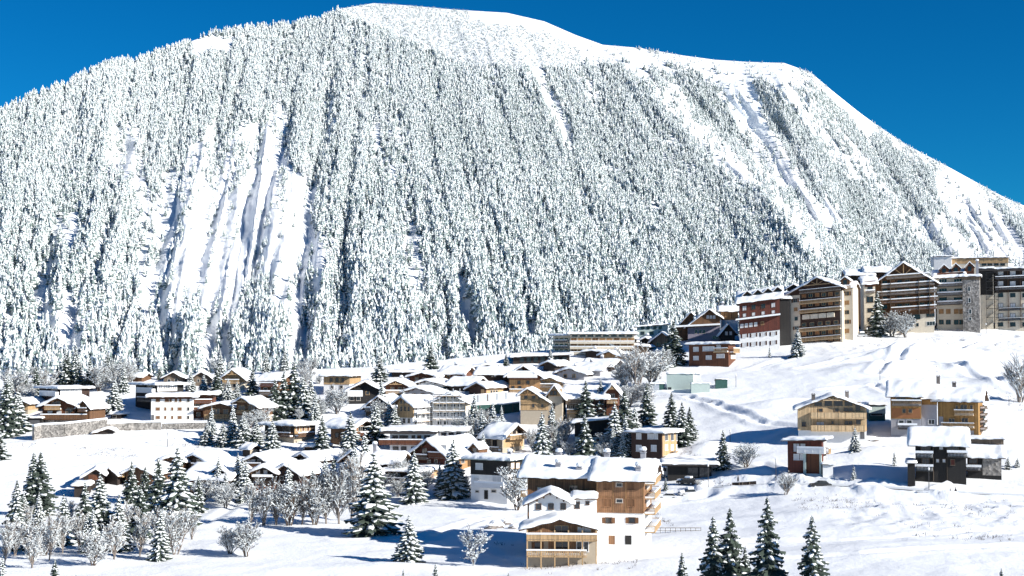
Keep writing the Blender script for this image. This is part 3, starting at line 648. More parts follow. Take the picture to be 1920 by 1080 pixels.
        if solid:
            s.fb(r, face, u0 + .02, u1 - .02, out - .055, out - .015, zb + .06, zt - .1)
            for q in (u0, u1 - .05): s.fb(r, face, q, q + .05, .05, out - .07, zb, zt - .1)
            k = u0
            while k < u1: s.fb(r, face, k, min(k + .1, u1), out - .015, out + .02, zb, zt - .1); k += 1.6
        else:
            s.fb(r, face, u0, u1, out - .06, out - .01, zb + .05, zb + .13); k = u0 + .1
            while k < u1 - .1: s.fb(r, face, k, k + .15, out - .05, out - .015, zb + .1, zt - .08); k += .27
        s.fin(r, 'railing', mat, B)
        if snow: 
            c = MB(); s.fb(c, face, u0 - .03, u1 + .03, out - .12, out + .06, zt, zt + snow); s.fb(c, face, u0 + .08, u1 - .08, .1, out - .14, zb, zb + snow * 1.3); s.fin(c, 'snow_strip', 'roofsnow', B)
        if post:
            c = MB(); n = post
            for i in range(n + 1):
                q = u0 + (u1 - u0 - .2) * i / n; s.fb(c, face, q, q + .2, out - .2, out, -4, s.h + (0 if s.typ != 'g' else 0))
            s.fin(c, 'post', mat, B)
        return B
    def strip(s, x1, x2, y, face='F', out=.5, th=.3):                       # ledge roof carrying snow
        u0, z = s.loc(x1, y, face); u1, z2 = s.loc(x2, y, face); a = MB(); s.fb(a, face, u0, u1, 0, out, z - .15, z); q = s.fin(a, 'ledge', 'roofb'); b = MB(); s.fb(b, face, u0 - .05, u1 + .05, 0, out + .08, z, z + th); s.fin(b, 'snow_strip', 'roofsnow', q)
    def truss(s, k=.55, mat='pine', sill=.0):                               # timber frame in the gable
        a = MB(); o = s.o[2] - .25; w = s.w / 2; zr = s.rz(s.rx, 0) - .1
        a.box(s.rx - .12, s.rx + .12, -o - .2, -o, zr - s.p * w * k, zr); z0 = zr - s.p * w * k; a.box(s.rx - w * k, s.rx + w * k, -o - .2, -o, z0 - .12, z0 + .12)
        for sg in (-1, 1):
            A = Vector((s.rx, -o - .1, z0)); B = Vector((s.rx + sg * w * k * .45, -o - .1, s.rz(s.rx + sg * w * k * .45, 0) - .1)); a.tube(A, B, .1, .1, 4)
        s.fin(a, 'gable_truss', mat)
    def chim(s, px, yb_, yt, depth=None, wpx=None, mat='grey', cap=True):
        """chimney standing on the roof at local depth; pixel x gives place, yt its top"""
        y = s.d / 2 if depth is None else depth
        o = s.Mi @ Vector((0, 0, 0)); d = s.Mi.to_3x3() @ Vector(ray(px, yt)); t = (y - o.y) / d.y; x = o.x + d.x * t; z = o.z + d.z * t - s.shear * x
        z0 = s.rz(x, y) - .3; z = max(z, z0 + 2.0); a = MB(); r = .42; c = .45 if cap else 0
        a.box(x - r, x + r, y - r, y + r, z0, z - c - .3, 0); a.box(x - r - .1, x + r + .1, y - r - .1, y + r + .1, z - c - .3, z - c - .18, 0)
        for q, w_ in ((-r + .08, -1), (r - .2, 1)):
            a.box(x + q, x + q + .12, y - r, y + r, z - c - .18, z - c + .02, 0)
        a.box(x - r - .05, x + r + .05, y - r - .05, y + r + .05, z - c + .02, z - c + .08, 0)
        if cap: a.blob((x, y, z - c + .3), r + .22, r + .22, .42, 1, 8, 5, .06)
        s.fin(a, 'chimney', [mat, 'roofsnow'], s.roof_o)
    def dormer(s, x1, x2, ye, yr, depth=1.0, mat='brown', win=True, out=.2):
        """small gabled dormer whose front sits at local depth"""
        o = s.Mi @ Vector((0, 0, 0))
        def at(px, py): d = s.Mi.to_3x3() @ Vector(ray(px, py)); t = (depth - o.y) / d.y; return o.x + d.x * t, o.z + d.z * t - s.shear * (o.x + d.x * t)
        xa, ze = at(x1, ye); xb, _ = at(x2, ye); _, zr = at((x1 + x2) / 2, yr); xc = (xa + xb) / 2; hw = (xb - xa) / 2; b = depth + 4
        a = MB(); z0 = ze - 2.6; v = [(xa + .3, depth, z0), (xb - .3, depth, z0), (xb - .3, depth, ze), (xc, depth, zr - .15), (xa + .3, depth, ze)]
        v2 = [(x, b, z) for x, y, z in v]; a.add(v + v2, [(0, 1, 2, 3, 4), (0, 4, 9, 5), (1, 6, 7, 2)]); q = s.fin(a, 'dormer', mat, s.roof_o)
        for th, m_, nm, e in ((.14, 'roofb', 0, 0), (.42, 'roofsnow', 1, .1)):
            pass
        a = MB()
        for lo, hi, m_, e in ((0, .14, 0, 0), (.14, .5, 1, .1)):
            v = []
            for y in (depth - .7 - e, b):
                v += [(xa - e, y, ze + lo), (xc, y, zr + lo), (xb + e, y, ze + lo), (xb + e, y, ze + hi * .85), (xc, y, zr + hi), (xa - e, y, ze + hi * .85)]
            a.add(v, [(0, 1, 4, 5), (1, 2, 3, 4), (5, 4, 10, 11), (4, 3, 9, 10), (0, 6, 7, 1), (1, 7, 8, 2), (0, 5, 11, 6), (3, 2, 8, 9)], m_)
        s.fin(a, 'dormer_roof', ['roofb', 'roofsnow'], q)
        if win:
            a = MB(); a.box(xc - hw * .35, xc + hw * .35, depth - .05, depth - .01, ze - 1.1, ze + (zr - ze) * .3); s.fin(a, 'pane', 'glass', q)
H = House
G1 = 'chalets of the lower hamlet'
def left_side():
    a = H('modern_house', 'flat roofed dark house with white glazed top above the brown timber chalet', 73, 112, 770, 729, 154, 45, 'f', mats=('dark', 'choc'), over=1.1, snow=.55, cat='house', roofm='roofl')
    a.panel(113, 728, 153, 747, 'R', 'white'); a.wins([119, 127, 135, 143], 731, 742, 5, 'R', pane='curtain', fr='wframe'); a.balc(114, 153, 742, 748, 'R', 1.2, 'white', True); a.balc(81, 111, 734, 741, 'F', 1.2, 'white', True); a.win(97, 728, 108, 733, fr='wframe')
    a = H('timber_chalet', 'brown timber chalet with front gable and long balcony above the retaining wall', 80, 141, 789, 761, 16, 2, 'g', yr=741, low=787, mats=('stone', 'rust'), over=1.4, snow=.7, cat='chalet', dz=-6)
    a.balc(86, 116, 760, 767, out=1.2, mat='tan'); a.balc(79, 166, 777, 785, out=1.5, mat='brown', solid=True); a.win(98, 752, 113, 759, fr='tan'); a.wins([94, 111], 771, 777, 7, fr='wframe', pane='curtain'); a.wins([128], 768, 776, 8); a.win(126, 765, 136, 772, fr='tan')
    H('timber_chalet', '', 148, 168, 786, 763, 8, 14, 'g', yr=747, mats=('brown', 'brown'), over=.8, snow=.55, dz=-9, root=a).balc(150, 166, 765, 771, mat='brown')
    b = H('garden_shed', 'small low shed with thick snow cap before the brown timber chalet', 108, 126, 793, 788, 4, 5, 'f', mats=('dark', 'dark'), over=.5, snow=.7, cat='shed')
    b = H('garage', 'dark open garage tucked under snow beside the brown timber chalet', 49, 78, 801, 785, 7, 5, 'f', mats=('black', 'black'), over=.4, snow=.5, cat='garage'); b.door(54, 787, 74, 800)
    c = H('timber_chalet', 'small tan chalet half hidden behind the firs at the left edge', 28, 52, 778, 756, 10, 10, 'g', yr=744, low=768, mats=('beige', 'tan'), over=1, snow=.8, cat='chalet'); c.wins([35, 44], 762, 768, 4)
    c = H('garden_shed', 'lone little wooden hut with snow cap left of the white apartment block', 208, 226, 785, 778, 3.5, 12, 'f', mats=('dark', 'dark'), over=.5, snow=.8, cat='hut'); c.win(212, 779, 218, 783)
    d = H('modern_house', 'dark flat roofed house with white side rising behind the white apartment block', 254, 294, 767, 722, 333, 42, 'f', mats=('dark', 'black'), over=1.4, snow=.5, cat='house', roofm='roofl')
    d.panel(295, 719, 332, 733, 'R', 'white'); d.wins([301, 310, 319, 327], 720, 729, 4, 'R', fr='bframe', pane='curtain'); d.win(276, 720, 290, 729); d.balc(263, 292, 728, 735, mat='white', solid=True); d.balc(264, 292, 745, 752, mat='greyw')
    e = H('apartment_block', 'long white apartment block with wooden right wing above the stone retaining wall', 283, 362, 790, 745, 13, -9, 'f', low=747, mats=('white', 'rust'), over=1.4, snow=.75, cat='apartment block')
    for y, xs in ((748, [296, 313, 320, 330, 338, 353]), (764, [296, 310, 323, 337, 353]), (780, [296, 310, 323, 337, 353])):
        for x in xs: e.win(x - (3.6 if x in (296, 337, 313) else 1.9), y, x + (3.6 if x in (296, 337, 313) else 1.9), y + 5.5, fr='frame', pane='shut' if x != 353 else 'glass', mull=False)
    e2 = H('apartment_block', '', 362, 399, 786, 741, 12, -8, 'f', mats=('white', 'rust'), over=1.4, snow=.75, root=e, dz=1.5, ov=(.1, 1.4, 1.4, 1)); e2.balc(363, 398, 749, 755, mat='rust'); e2.balc(363, 396, 763, 769, mat='rust'); e2.wins([370, 388], 758, 763, 7); e2.wins([372, 386], 773, 780, 6)
    e.door(268 + 16, 778, 268 + 21, 789)
    f = H('hut', 'low dark hut with a gabled snow roof standing against the retaining wall', 178, 212, 816, 810, 7, -8, 'g', yr=799, ridge=203, mats=('dark', 'dark'), over=.8, snow=.6, cat='hut')
    g = H('timber_chalet', 'small brown hut under the forest edge left of the dark flat roofed house', 247, 266, 718, 707, 7, 10, 'e', .25, mats=('brown', 'brown'), over=.7, snow=.7, cat='hut')
    g = H('timber_chalet', 'teal shaded chalet with low gable under the forest behind the white apartment block', 307, 343, 722, 708, 9, -6, 'g', yr=695, mats=('grey', 'greyw'), over=1, snow=.5, cat='chalet'); g.wins([317, 330], 711, 716, 5)
    g = H('timber_chalet', 'snowed up gabled chalet between the teal shaded chalet and the cream gabled one', 362, 394, 725, 708, 9, -8, 'g', yr=693, mats=('grey', 'greyw'), over=1, snow=.6, cat='chalet'); g.wins([372, 383], 711, 716, 4)
    h = H('timber_chalet', 'cream walled chalet with double snowy gable behind the row of firs', 417, 456, 732, 709, 12, 4, 'g', yr=688, low=716, mats=('cream', 'tan'), over=1.4, snow=.7, cat='chalet'); h.truss(.5, 'tan'); h.balc(424, 450, 712, 718, mat='tan'); h.wins([427, 440], 720, 727, 5)
    i = H('timber_chalet', 'hillside chalet with stacked snowy balconies left of the tall fir group', 488, 522, 745, 713, 12, 12, 'e', .25, mats=('cream', 'brown'), over=1.4, snow=.7, cat='chalet'); i.balc(489, 522, 718, 724, mat='rust', snow=.4); i.balc(489, 522, 734, 740, mat='greyw', snow=.4); i.wins([498, 512], 727, 733, 6); i.wins([498, 512], 714, 719, 6)
    j = H('tower_house', 'square tan timber house on white base standing alone before the forest', 607, 655, 742, 706, 12, 10, 'f', low=720, mats=('white', 'tan'), over=1.2, snow=.8, cat='house'); j.wins([621, 632, 643], 709, 716, 4, fr='bframe'); j.wins([623, 640], 723, 729, 5)
    # twin gabled chalet with stone base
    k = H('timber_chalet', 'wide low gabled timber chalet beside the white apartment block wing', 382, 438, 790, 764, 12, 3, 'g', yr=752, ridge=414, low=784, mats=('beige', 'brown'), over=1.2, snow=.55, cat='chalet'); k.win(399, 767, 412, 776, fr='tan'); k.win(419, 768, 428, 776, fr='tan'); k.balc(384, 436, 777, 783, out=.6, mat='tan', snow=0); k.wins([401, 423], 785, 789, 6)
    k = H('timber_chalet', 'taller gabled timber chalet with beige side and terrace right of the wide low one', 444, 482, 798, 758, 502, 24, 'g', yr=741, ridge=457, low=778, mats=('beige', 'brown'), over=1.2, snow=.6, cat='chalet'); k.win(448, 761, 460, 768, fr='tan'); k.win(466, 760, 478, 768, fr='tan'); k.truss(.5, 'tan'); k.balc(446, 482, 769, 774, out=.8, mat='tan', snow=0); k.balc(484, 500, 783, 790, 'R', mat='tan'); k.wins([490], 770, 777, 4, 'R')
    l = H('low_house', 'long low dark house with wooden balconies right side lit below the tall firs', 497, 551, 829, 798, 583, 33, 'f', mats=('beige', 'dark'), low=818, over=1.6, snow=.6, cat='house', roofm='roofl')
    l.panel(552, 797, 582, 812, 'R', 'tan'); l.wins([558, 568, 577], 800, 808, 4.5, 'R', fr='wframe', pane='shut'); l.win(531, 800, 546, 810, fr='bframe'); l.balc(522, 550, 811, 818, mat='brown'); l.balc(552, 582, 811, 817, 'R', mat='brown')
    m = H('barn_house', 'orange brown timber house with broad snow roof between two firs', 620, 662, 835, 799, 687, 30, 'e', .35, mats=('tan', 'caramel'), over=1.8, snow=.7, cat='house'); m.win(629, 812, 635, 820, fr='bframe'); m.win(672, 800, 682, 808, 'R'); m.win(672, 814, 682, 822, 'R'); m.balc(668, 686, 810, 815, 'R', mat='rust')
    n = H('long_house', 'long white house with arched windows and dark eaves below the scaffolded house', 731, 819, 852, 813, 13, 3, 'f', mats=('white', 'white'), over=1.3, snow=.6, cat='house', ov=(2.2, .1, 1.6, 1), roofm='roof', slab=.8)
    for x, w_ in ((741, 9), (757, 15), (775, 5), (786, 6), (801, 9)): n.win(x - w_ / 2, 817, x + w_ / 2, 825, fr='bframe', pane='glass' if x != 786 else 'shut')
    n.balc(712, 794, 824, 832, out=1.6, mat='rust', solid=True); n.wins([742, 757, 776], 838, 847, 9, fr='bframe')
    n2 = H('long_house', '', 821, 870, 850, 809, 11, 3, 'f', mats=('white', 'white'), over=1.3, snow=.7, root=n, dz=2, ov=(.1, 1, 1.2, 1)); n2.wins([832, 846, 860], 812, 818, 8, fr='bframe')
    o = H('hut', 'tiny chapel like hut with thick snow cap above the lower hamlet', 455, 468, 856, 842, 483, 35, 'e', .5, mats=('honey', 'dark'), over=.6, snow=.7, cat='hut'); o.panel(469, 843, 482, 855, 'R', 'beige')
    o = H('shelter', 'low open shelter buried in snow below the long low dark house', 571, 606, 847, 839, 5, 8, 'f', mats=('dark', 'dark'), over=.8, snow=.8, cat='shelter')
def lower_hamlet():
    dk = ('dark', 'dark')
    a = H('timber_chalet', 'dark gabled chalet with tan right side at the top of the lower hamlet', 352, 393, 886, 865, 424, 32, 'g', yr=845, ridge=367, mats=('dark', 'dark'), over=1.0, snow=.75, cat='chalet', group=G1); a.panel(396, 868, 420, 882, 'R', 'tan'); a.balc(366, 390, 869, 876, mat='greyw'); a.win(370, 862, 384, 868)
    a = H('timber_chalet', 'dark gabled chalet with carved balcony right of the tiny chapel like hut', 446, 515, 893, 872, 12, 10, 'g', yr=847, ridge=481, mats=dk, over=1.2, snow=.75, cat='chalet', group=G1); a.balc(458, 492, 868, 876, mat='brown'); a.win(463, 862, 478, 867, pane='curtain'); a.win(484, 862, 494, 867)
    a = H('timber_chalet', 'lower dark chalet with snow strip along its balcony in the lower hamlet', 444, 515, 916, 893, 11, 6, 'g', yr=868, ridge=495, mats=('rust', 'dark'), low=908, over=1.1, snow=.75, cat='chalet', group=G1); a.strip(476, 512, 893, out=1.4, th=.5); a.wins([484, 498], 882, 889, 6, pane='curtain')
    a = H('timber_chalet', 'red brown chalet with steep rounded snow roof behind the birches', 512, 561, 916, 889, 13, 16, 'g', yr=864, ridge=537, mats=('dark', 'choc'), over=1.0, snow=.85, cat='chalet', group=G1); a.wins([528, 545], 893, 900, 6)
    a = H('timber_chalet', 'dark gable with wide snow roof running right in the lower hamlet', 553, 588, 880, 862, 640, 42, 'g', yr=844, mats=dk, over=1.0, snow=.8, cat='chalet', dz=6, group=G1); a.wins([566, 576], 861, 868, 5)
    a = H('timber_chalet', 'brown chalet with deep snow roof and shaded terrace left of the dark hamlet lane', 356, 428, 925, 896, 11, 14, 'e', .4, mats=('choc', 'brown'), over=1.4, snow=.8, cat='chalet', group=G1); a.win(372, 899, 382, 912, fr='tan', pane='copper'); a.balc(362, 428, 912, 919, mat='greyw', snow=.5); a.wins([396, 410, 421], 902, 910, 7); a.dormer(398, 424, 886, 878, .6, 'dark')
    a = H('timber_barn', 'leftmost barn of the lower hamlet with rusty brown gable and snow roof', 156, 192, 915, 892, 9, -10, 'g', yr=873, ridge=180, mats=dk, over=.8, snow=.7, cat='barn', group=G1); a.panel(166, 890, 190, 900, 'F', 'rust')
    a = H('shed', 'small dark shed with flat snow cap at the left end of the lower hamlet', 139, 164, 931, 912, 5, -8, 'f', mats=dk, over=.6, snow=.7, cat='shed', group=G1)
    a = H('timber_chalet', 'narrow dark gable between the leftmost barn and the hamlet firs', 196, 220, 905, 889, 12, 24, 'g', yr=871, mats=('brown', 'dark'), over=.8, snow=.7, cat='chalet', group=G1); a.balc(214, 236, 886, 892, 'R', mat='tan')
    a = H('timber_chalet', 'brown chalet roof half hidden behind the three hamlet firs', 236, 285, 908, 888, 12, 14, 'g', yr=868, mats=('brown', 'brown'), over=1, snow=.8, cat='chalet', group=G1); a.wins([250, 268], 890, 897, 6)
    a = H('timber_chalet', 'uppermost snowy roof of the hamlet behind its tallest fir', 302, 344, 885, 865, 11, 8, 'g', yr=849, mats=('brown', 'brown'), over=1, snow=.8, cat='chalet', group=G1); a.wins([314, 328], 866, 873, 6)
    a = H('shed', 'small square shed with thick snow cap between the hamlet chalets', 426, 447, 896, 886, 5, 8, 'f', mats=('greyw', 'greyw'), over=.5, snow=.9, cat='shed', group=G1)
    a = H('timber_chalet', 'hamlet chalet with twin snowy gables above the tall birches', 645, 700, 892, 868, 13, 14, 'g', yr=838, ridge=664, mats=('dark', 'greyw'), over=1.2, snow=.8, cat='chalet', group=G1); a.dormer(728, 750, 872, 862, 1, 'brown'); a.chim(703, 860, 829, 6); a.wins([655, 675], 868, 876, 6)
    H('timber_chalet', '', 648, 692, 905, 884, 8, 12, 'g', yr=853, ridge=668, mats=('dark', 'dark'), over=1.1, snow=.8, root=a, dz=-7)
    H('timber_chalet', '', 700, 744, 890, 868, 9, 12, 'e', .4, mats=('dark', 'dark'), over=1.1, snow=.8, root=a, dz=-3)
    a = H('timber_lodge', 'dark timber lodge on tall posts with lit orange terrace behind the big fir', 724, 783, 925, 885, 827, 22, 'f', mats=('black', 'dark'), low=905, over=1.4, snow=.7, cat='lodge', D=318); a.panel(787, 884, 824, 899, 'R', 'tan'); a.wins([793], 888, 898, 6, 'R', pane='curtain'); a.win(802, 888, 812, 897, 'R', pane='copper'); a.win(728, 888, 750, 897, pane='curtain'); a.balc(724, 783, 896, 902, mat='greyw'); a.balc(785, 830, 899, 905, 'R', mat='dark')
    a = H('timber_chalet', 'red brown chalet with big front gable left of the white and black house', 780, 838, 885, 850, 903, 30, 'g', yr=818, ridge=806, low=868, mats=('grey', 'red'), over=1.6, snow=.8, cat='chalet'); a.balc(808, 838, 848, 858, mat='rust', solid=True); a.win(792, 840, 801, 852, fr='rust'); a.win(826, 835, 837, 846, pane='curtain'); a.panel(842, 848, 900, 876, 'R', 'honey'); a.win(864, 860, 870, 868, 'R'); a.win(882, 860, 888, 868, 'R'); a.dormer(880, 900, 843, 832, 9, 'brown'); a.wins([805, 818], 862, 868, 5); a.balc(782, 806, 852, 860, mat='greyw')
    a = H('chalet', 'chalet with shaded snow roof and tan right gable above the white and black house', 908, 942, 848, 818, 983, 35, 'e', .55, mats=('grey', 'beige'), over=1.4, snow=.7, cat='chalet'); a.panel(944, 815, 981, 836, 'R', 'tan'); a.balc(948, 980, 815, 822, 'R', mat='tan'); a.wins([955, 964, 973], 806, 813, 5, 'R', fr='bframe'); a.wins([916, 928], 823, 838, 7, fr='bframe'); a.balc(908, 940, 838, 844, mat='greyw')
    a = H('white_house', 'three storey house with black timber top floor and white lower walls', 883, 951, 938, 862, 986, 27, 'f', low=889, mats=('white', 'black'), over=1.5, snow=.75, cat='house', roofm='conc', D=300)
    a.win(893, 869, 905, 880, fr='wframe', pane='curtain'); a.win(924, 894, 940, 904, fr='white', pane='curtain'); a.win(889, 896, 897, 904, fr='wframe', pane='curtain'); a.win(892, 920, 898, 923, mull=False); a.win(922, 919, 930, 923, mull=False); a.door(908, 919, 915, 936, mat='black'); a.balc(896, 950, 905, 912, out=1.6, mat='white', solid=True, snow=.4); a.wins([960, 970], 868, 878, 6, 'R', fr='tan', pane='curtain'); a.balc(955, 984, 903, 909, 'R', mat='white'); a.wins([962, 974], 895, 903, 5, 'R'); a.wins([960, 974], 916, 924, 6, 'R'); a.chim(956, 860, 843, 5)
def main_chalet():
    a = H('big_chalet', 'large nearest chalet, caramel timber above white plaster, under one thick snow roof', 1119, 1207, 1026, 899, 12.5, 11, 'e', .36, low=960, mats=('white', 'caramel'), over=1.2, snow=.75, cat='chalet', ov=(1.2, 1.9, 1.0, 1.0), D=226)
    for x1, x2 in ((1122, 1148), (1151, 1172), (1175, 1205)):
        for y1, y2 in ((902, 930), (934, 957)): a.panel(x1, y1, x2, y2, mat='caramel', out=.02)
    for x in (1119, 1149, 1173, 1205): a.panel(x, 900, x + 1.3, 959, mat='honey', name='batten', out=.05)
    a.panel(1119, 931, 1206, 932.3, mat='honey', name='batten', out=.055)
    a.wins([1139, 1183], 906, 918, 13, pane='shut', fr='caramel'); a.wins([1139, 1183], 936, 949, 13, pane='shut', fr='caramel'); a.win(1156, 906, 1166, 912); a.win(1156, 936, 1167, 942)
    a.wins([1141, 1185], 971, 980.5, 11, shut='shut', fr='bframe'); a.panel(1141, 1004, 1153, 1021, mat='caramel', name='door'); a.door(1172, 1004, 1184, 1021, mat='black')
    for y in (899, 925, 953, 986): a.balc(1208, 1232, y - 8, y + 3, 'R', 1.7, 'tan', snow=.2)
    a.wins([1214, 1224], 906, 917, 6, 'R', fr='tan', pane='curtain'); a.wins([1214, 1224], 934, 946, 6, 'R', fr='wframe', pane='curtain'); a.wins([1214, 1224], 966, 979, 6, 'R', fr='wframe', pane='curtain')
    a.chim(1197, 885, 868, 1.4); a.chim(1206, 860, 840, 6.5); a.chim(1138, 860, 843, 8.0)
    b = H('big_chalet', '', 989, 1119, 1010, 893, 12, 11, 'e', .36, mats=('white', 'caramel'), over=1, snow=.75, root=a, D=230, ov=(1.4, .05, 1.1, 1.0))
    b.panel(1040, 895, 1043, 925, mat='brown', name='post'); b.panel(1054, 895, 1056, 925, mat='brown', name='post'); b.panel(1093, 895, 1096, 925, mat='brown', name='post'); b.win(1008, 914, 1024, 924, fr='tan', pane='curtain'); b.win(1069, 911, 1082, 919, fr='tan')
    b.chim(1048, 862, 843, 6.5); b.chim(1047, 885, 862, 1.3); b.chim(1087, 885, 870, .8); b.balc(978, 989, 918, 928, 'F', 1, 'tan')
    c = H('big_chalet', '', 992, 1072, 1000, 944, 7, 3, 'g', yr=915, ridge=1032, mats=('white', 'white'), over=.9, snow=.55, root=a, D=219, ov=(.9, .4, .9, .1)); c.wins([1010, 1033, 1056], 945, 954.5, 8, fr='bframe')
    d = H('big_chalet', '', 1072, 1119, 1000, 936, 7, 3, 'f', mats=('white', 'white'), over=.6, snow=.45, root=a, D=219.6, ov=(.1, .1, .7, .1)); d.win(1078, 942, 1086, 953, fr='bframe'); d.win(1099, 941, 1104, 946, fr='bframe', mull=False)
    e = H('big_chalet', '', 988, 1119, 1047, 992, 4.6, 3, 'g', yr=964, ridge=1050, low=1012, mats=('beige', 'caramel'), over=1, snow=.6, root=a, D=215.2, ov=(1.2, .2, 1.2, .4))
    e.win(1041, 986, 1065, 998, fr='tan'); e.win(1083, 988, 1108, 997, fr='tan', pane='curtain'); e.balc(988, 1119, 1000, 1010, out=1.5, mat='tan', snow=.25, solid=True, post=5); e.win(1003, 1017, 1013, 1029, shut='shut', fr='bframe'); e.panel(1028, 1014, 1080, 1040, mat='caramel'); e.win(1042, 1016, 1066, 1029, fr='tan'); e.wins([1086, 1099], 1016, 1034, 8, fr='wframe'); e.balc(988, 1100, 1030, 1040, out=1.5, mat='tan', snow=.2)
    # chalet higher up beside it
    f = H('house', 'dark chocolate house with pale windows and bright tan right side', 1184, 1241, 862, 812, 1276, 31, 'f', mats=('choc', 'choc'), over=1.3, snow=.6, cat='house', roofm='roofl')
    f.wins([1198, 1219, 1229], 813, 823, 8, fr='wframe', pane='curtain'); f.wins([1198, 1226], 835, 846, 9, fr='wframe', pane='curtain'); f.panel(1242, 811, 1274, 852, 'R', 'tan'); f.wins([1249, 1260, 1270], 814, 826, 5, 'R', fr='wframe'); f.wins([1249, 1260, 1270], 834, 844, 5, 'R', fr='wframe', pane='curtain'); f.balc(1256, 1274, 844, 852, 'R', 1.6, 'tan'); f.wins([1246, 1256], 855, 861, 4, 'R')
    g = H('carport', 'low glazed pavilion with thin snow roof behind the parked cars', 1252, 1334, 897, 873, 9, 6, 'f', mats=('black', 'black'), over=1.6, snow=.45, cat='pavilion', roofm='roof', slab=.45); g.win(1290, 877, 1308, 894, fr='metal'); g.win(1312, 877, 1330, 894, fr='metal')
    h = H('barn', 'black timber barn with slanting snow roof below the brown balcony chalet', 1078, 1148, 835, 790, 9, 6, 's', .1, mats=('conc', 'black'), low=818, over=1, snow=.5, cat='barn'); h.win(1118, 822, 1136, 828, fr='white'); h.door(1112, 798, 1134, 816, mat='black')
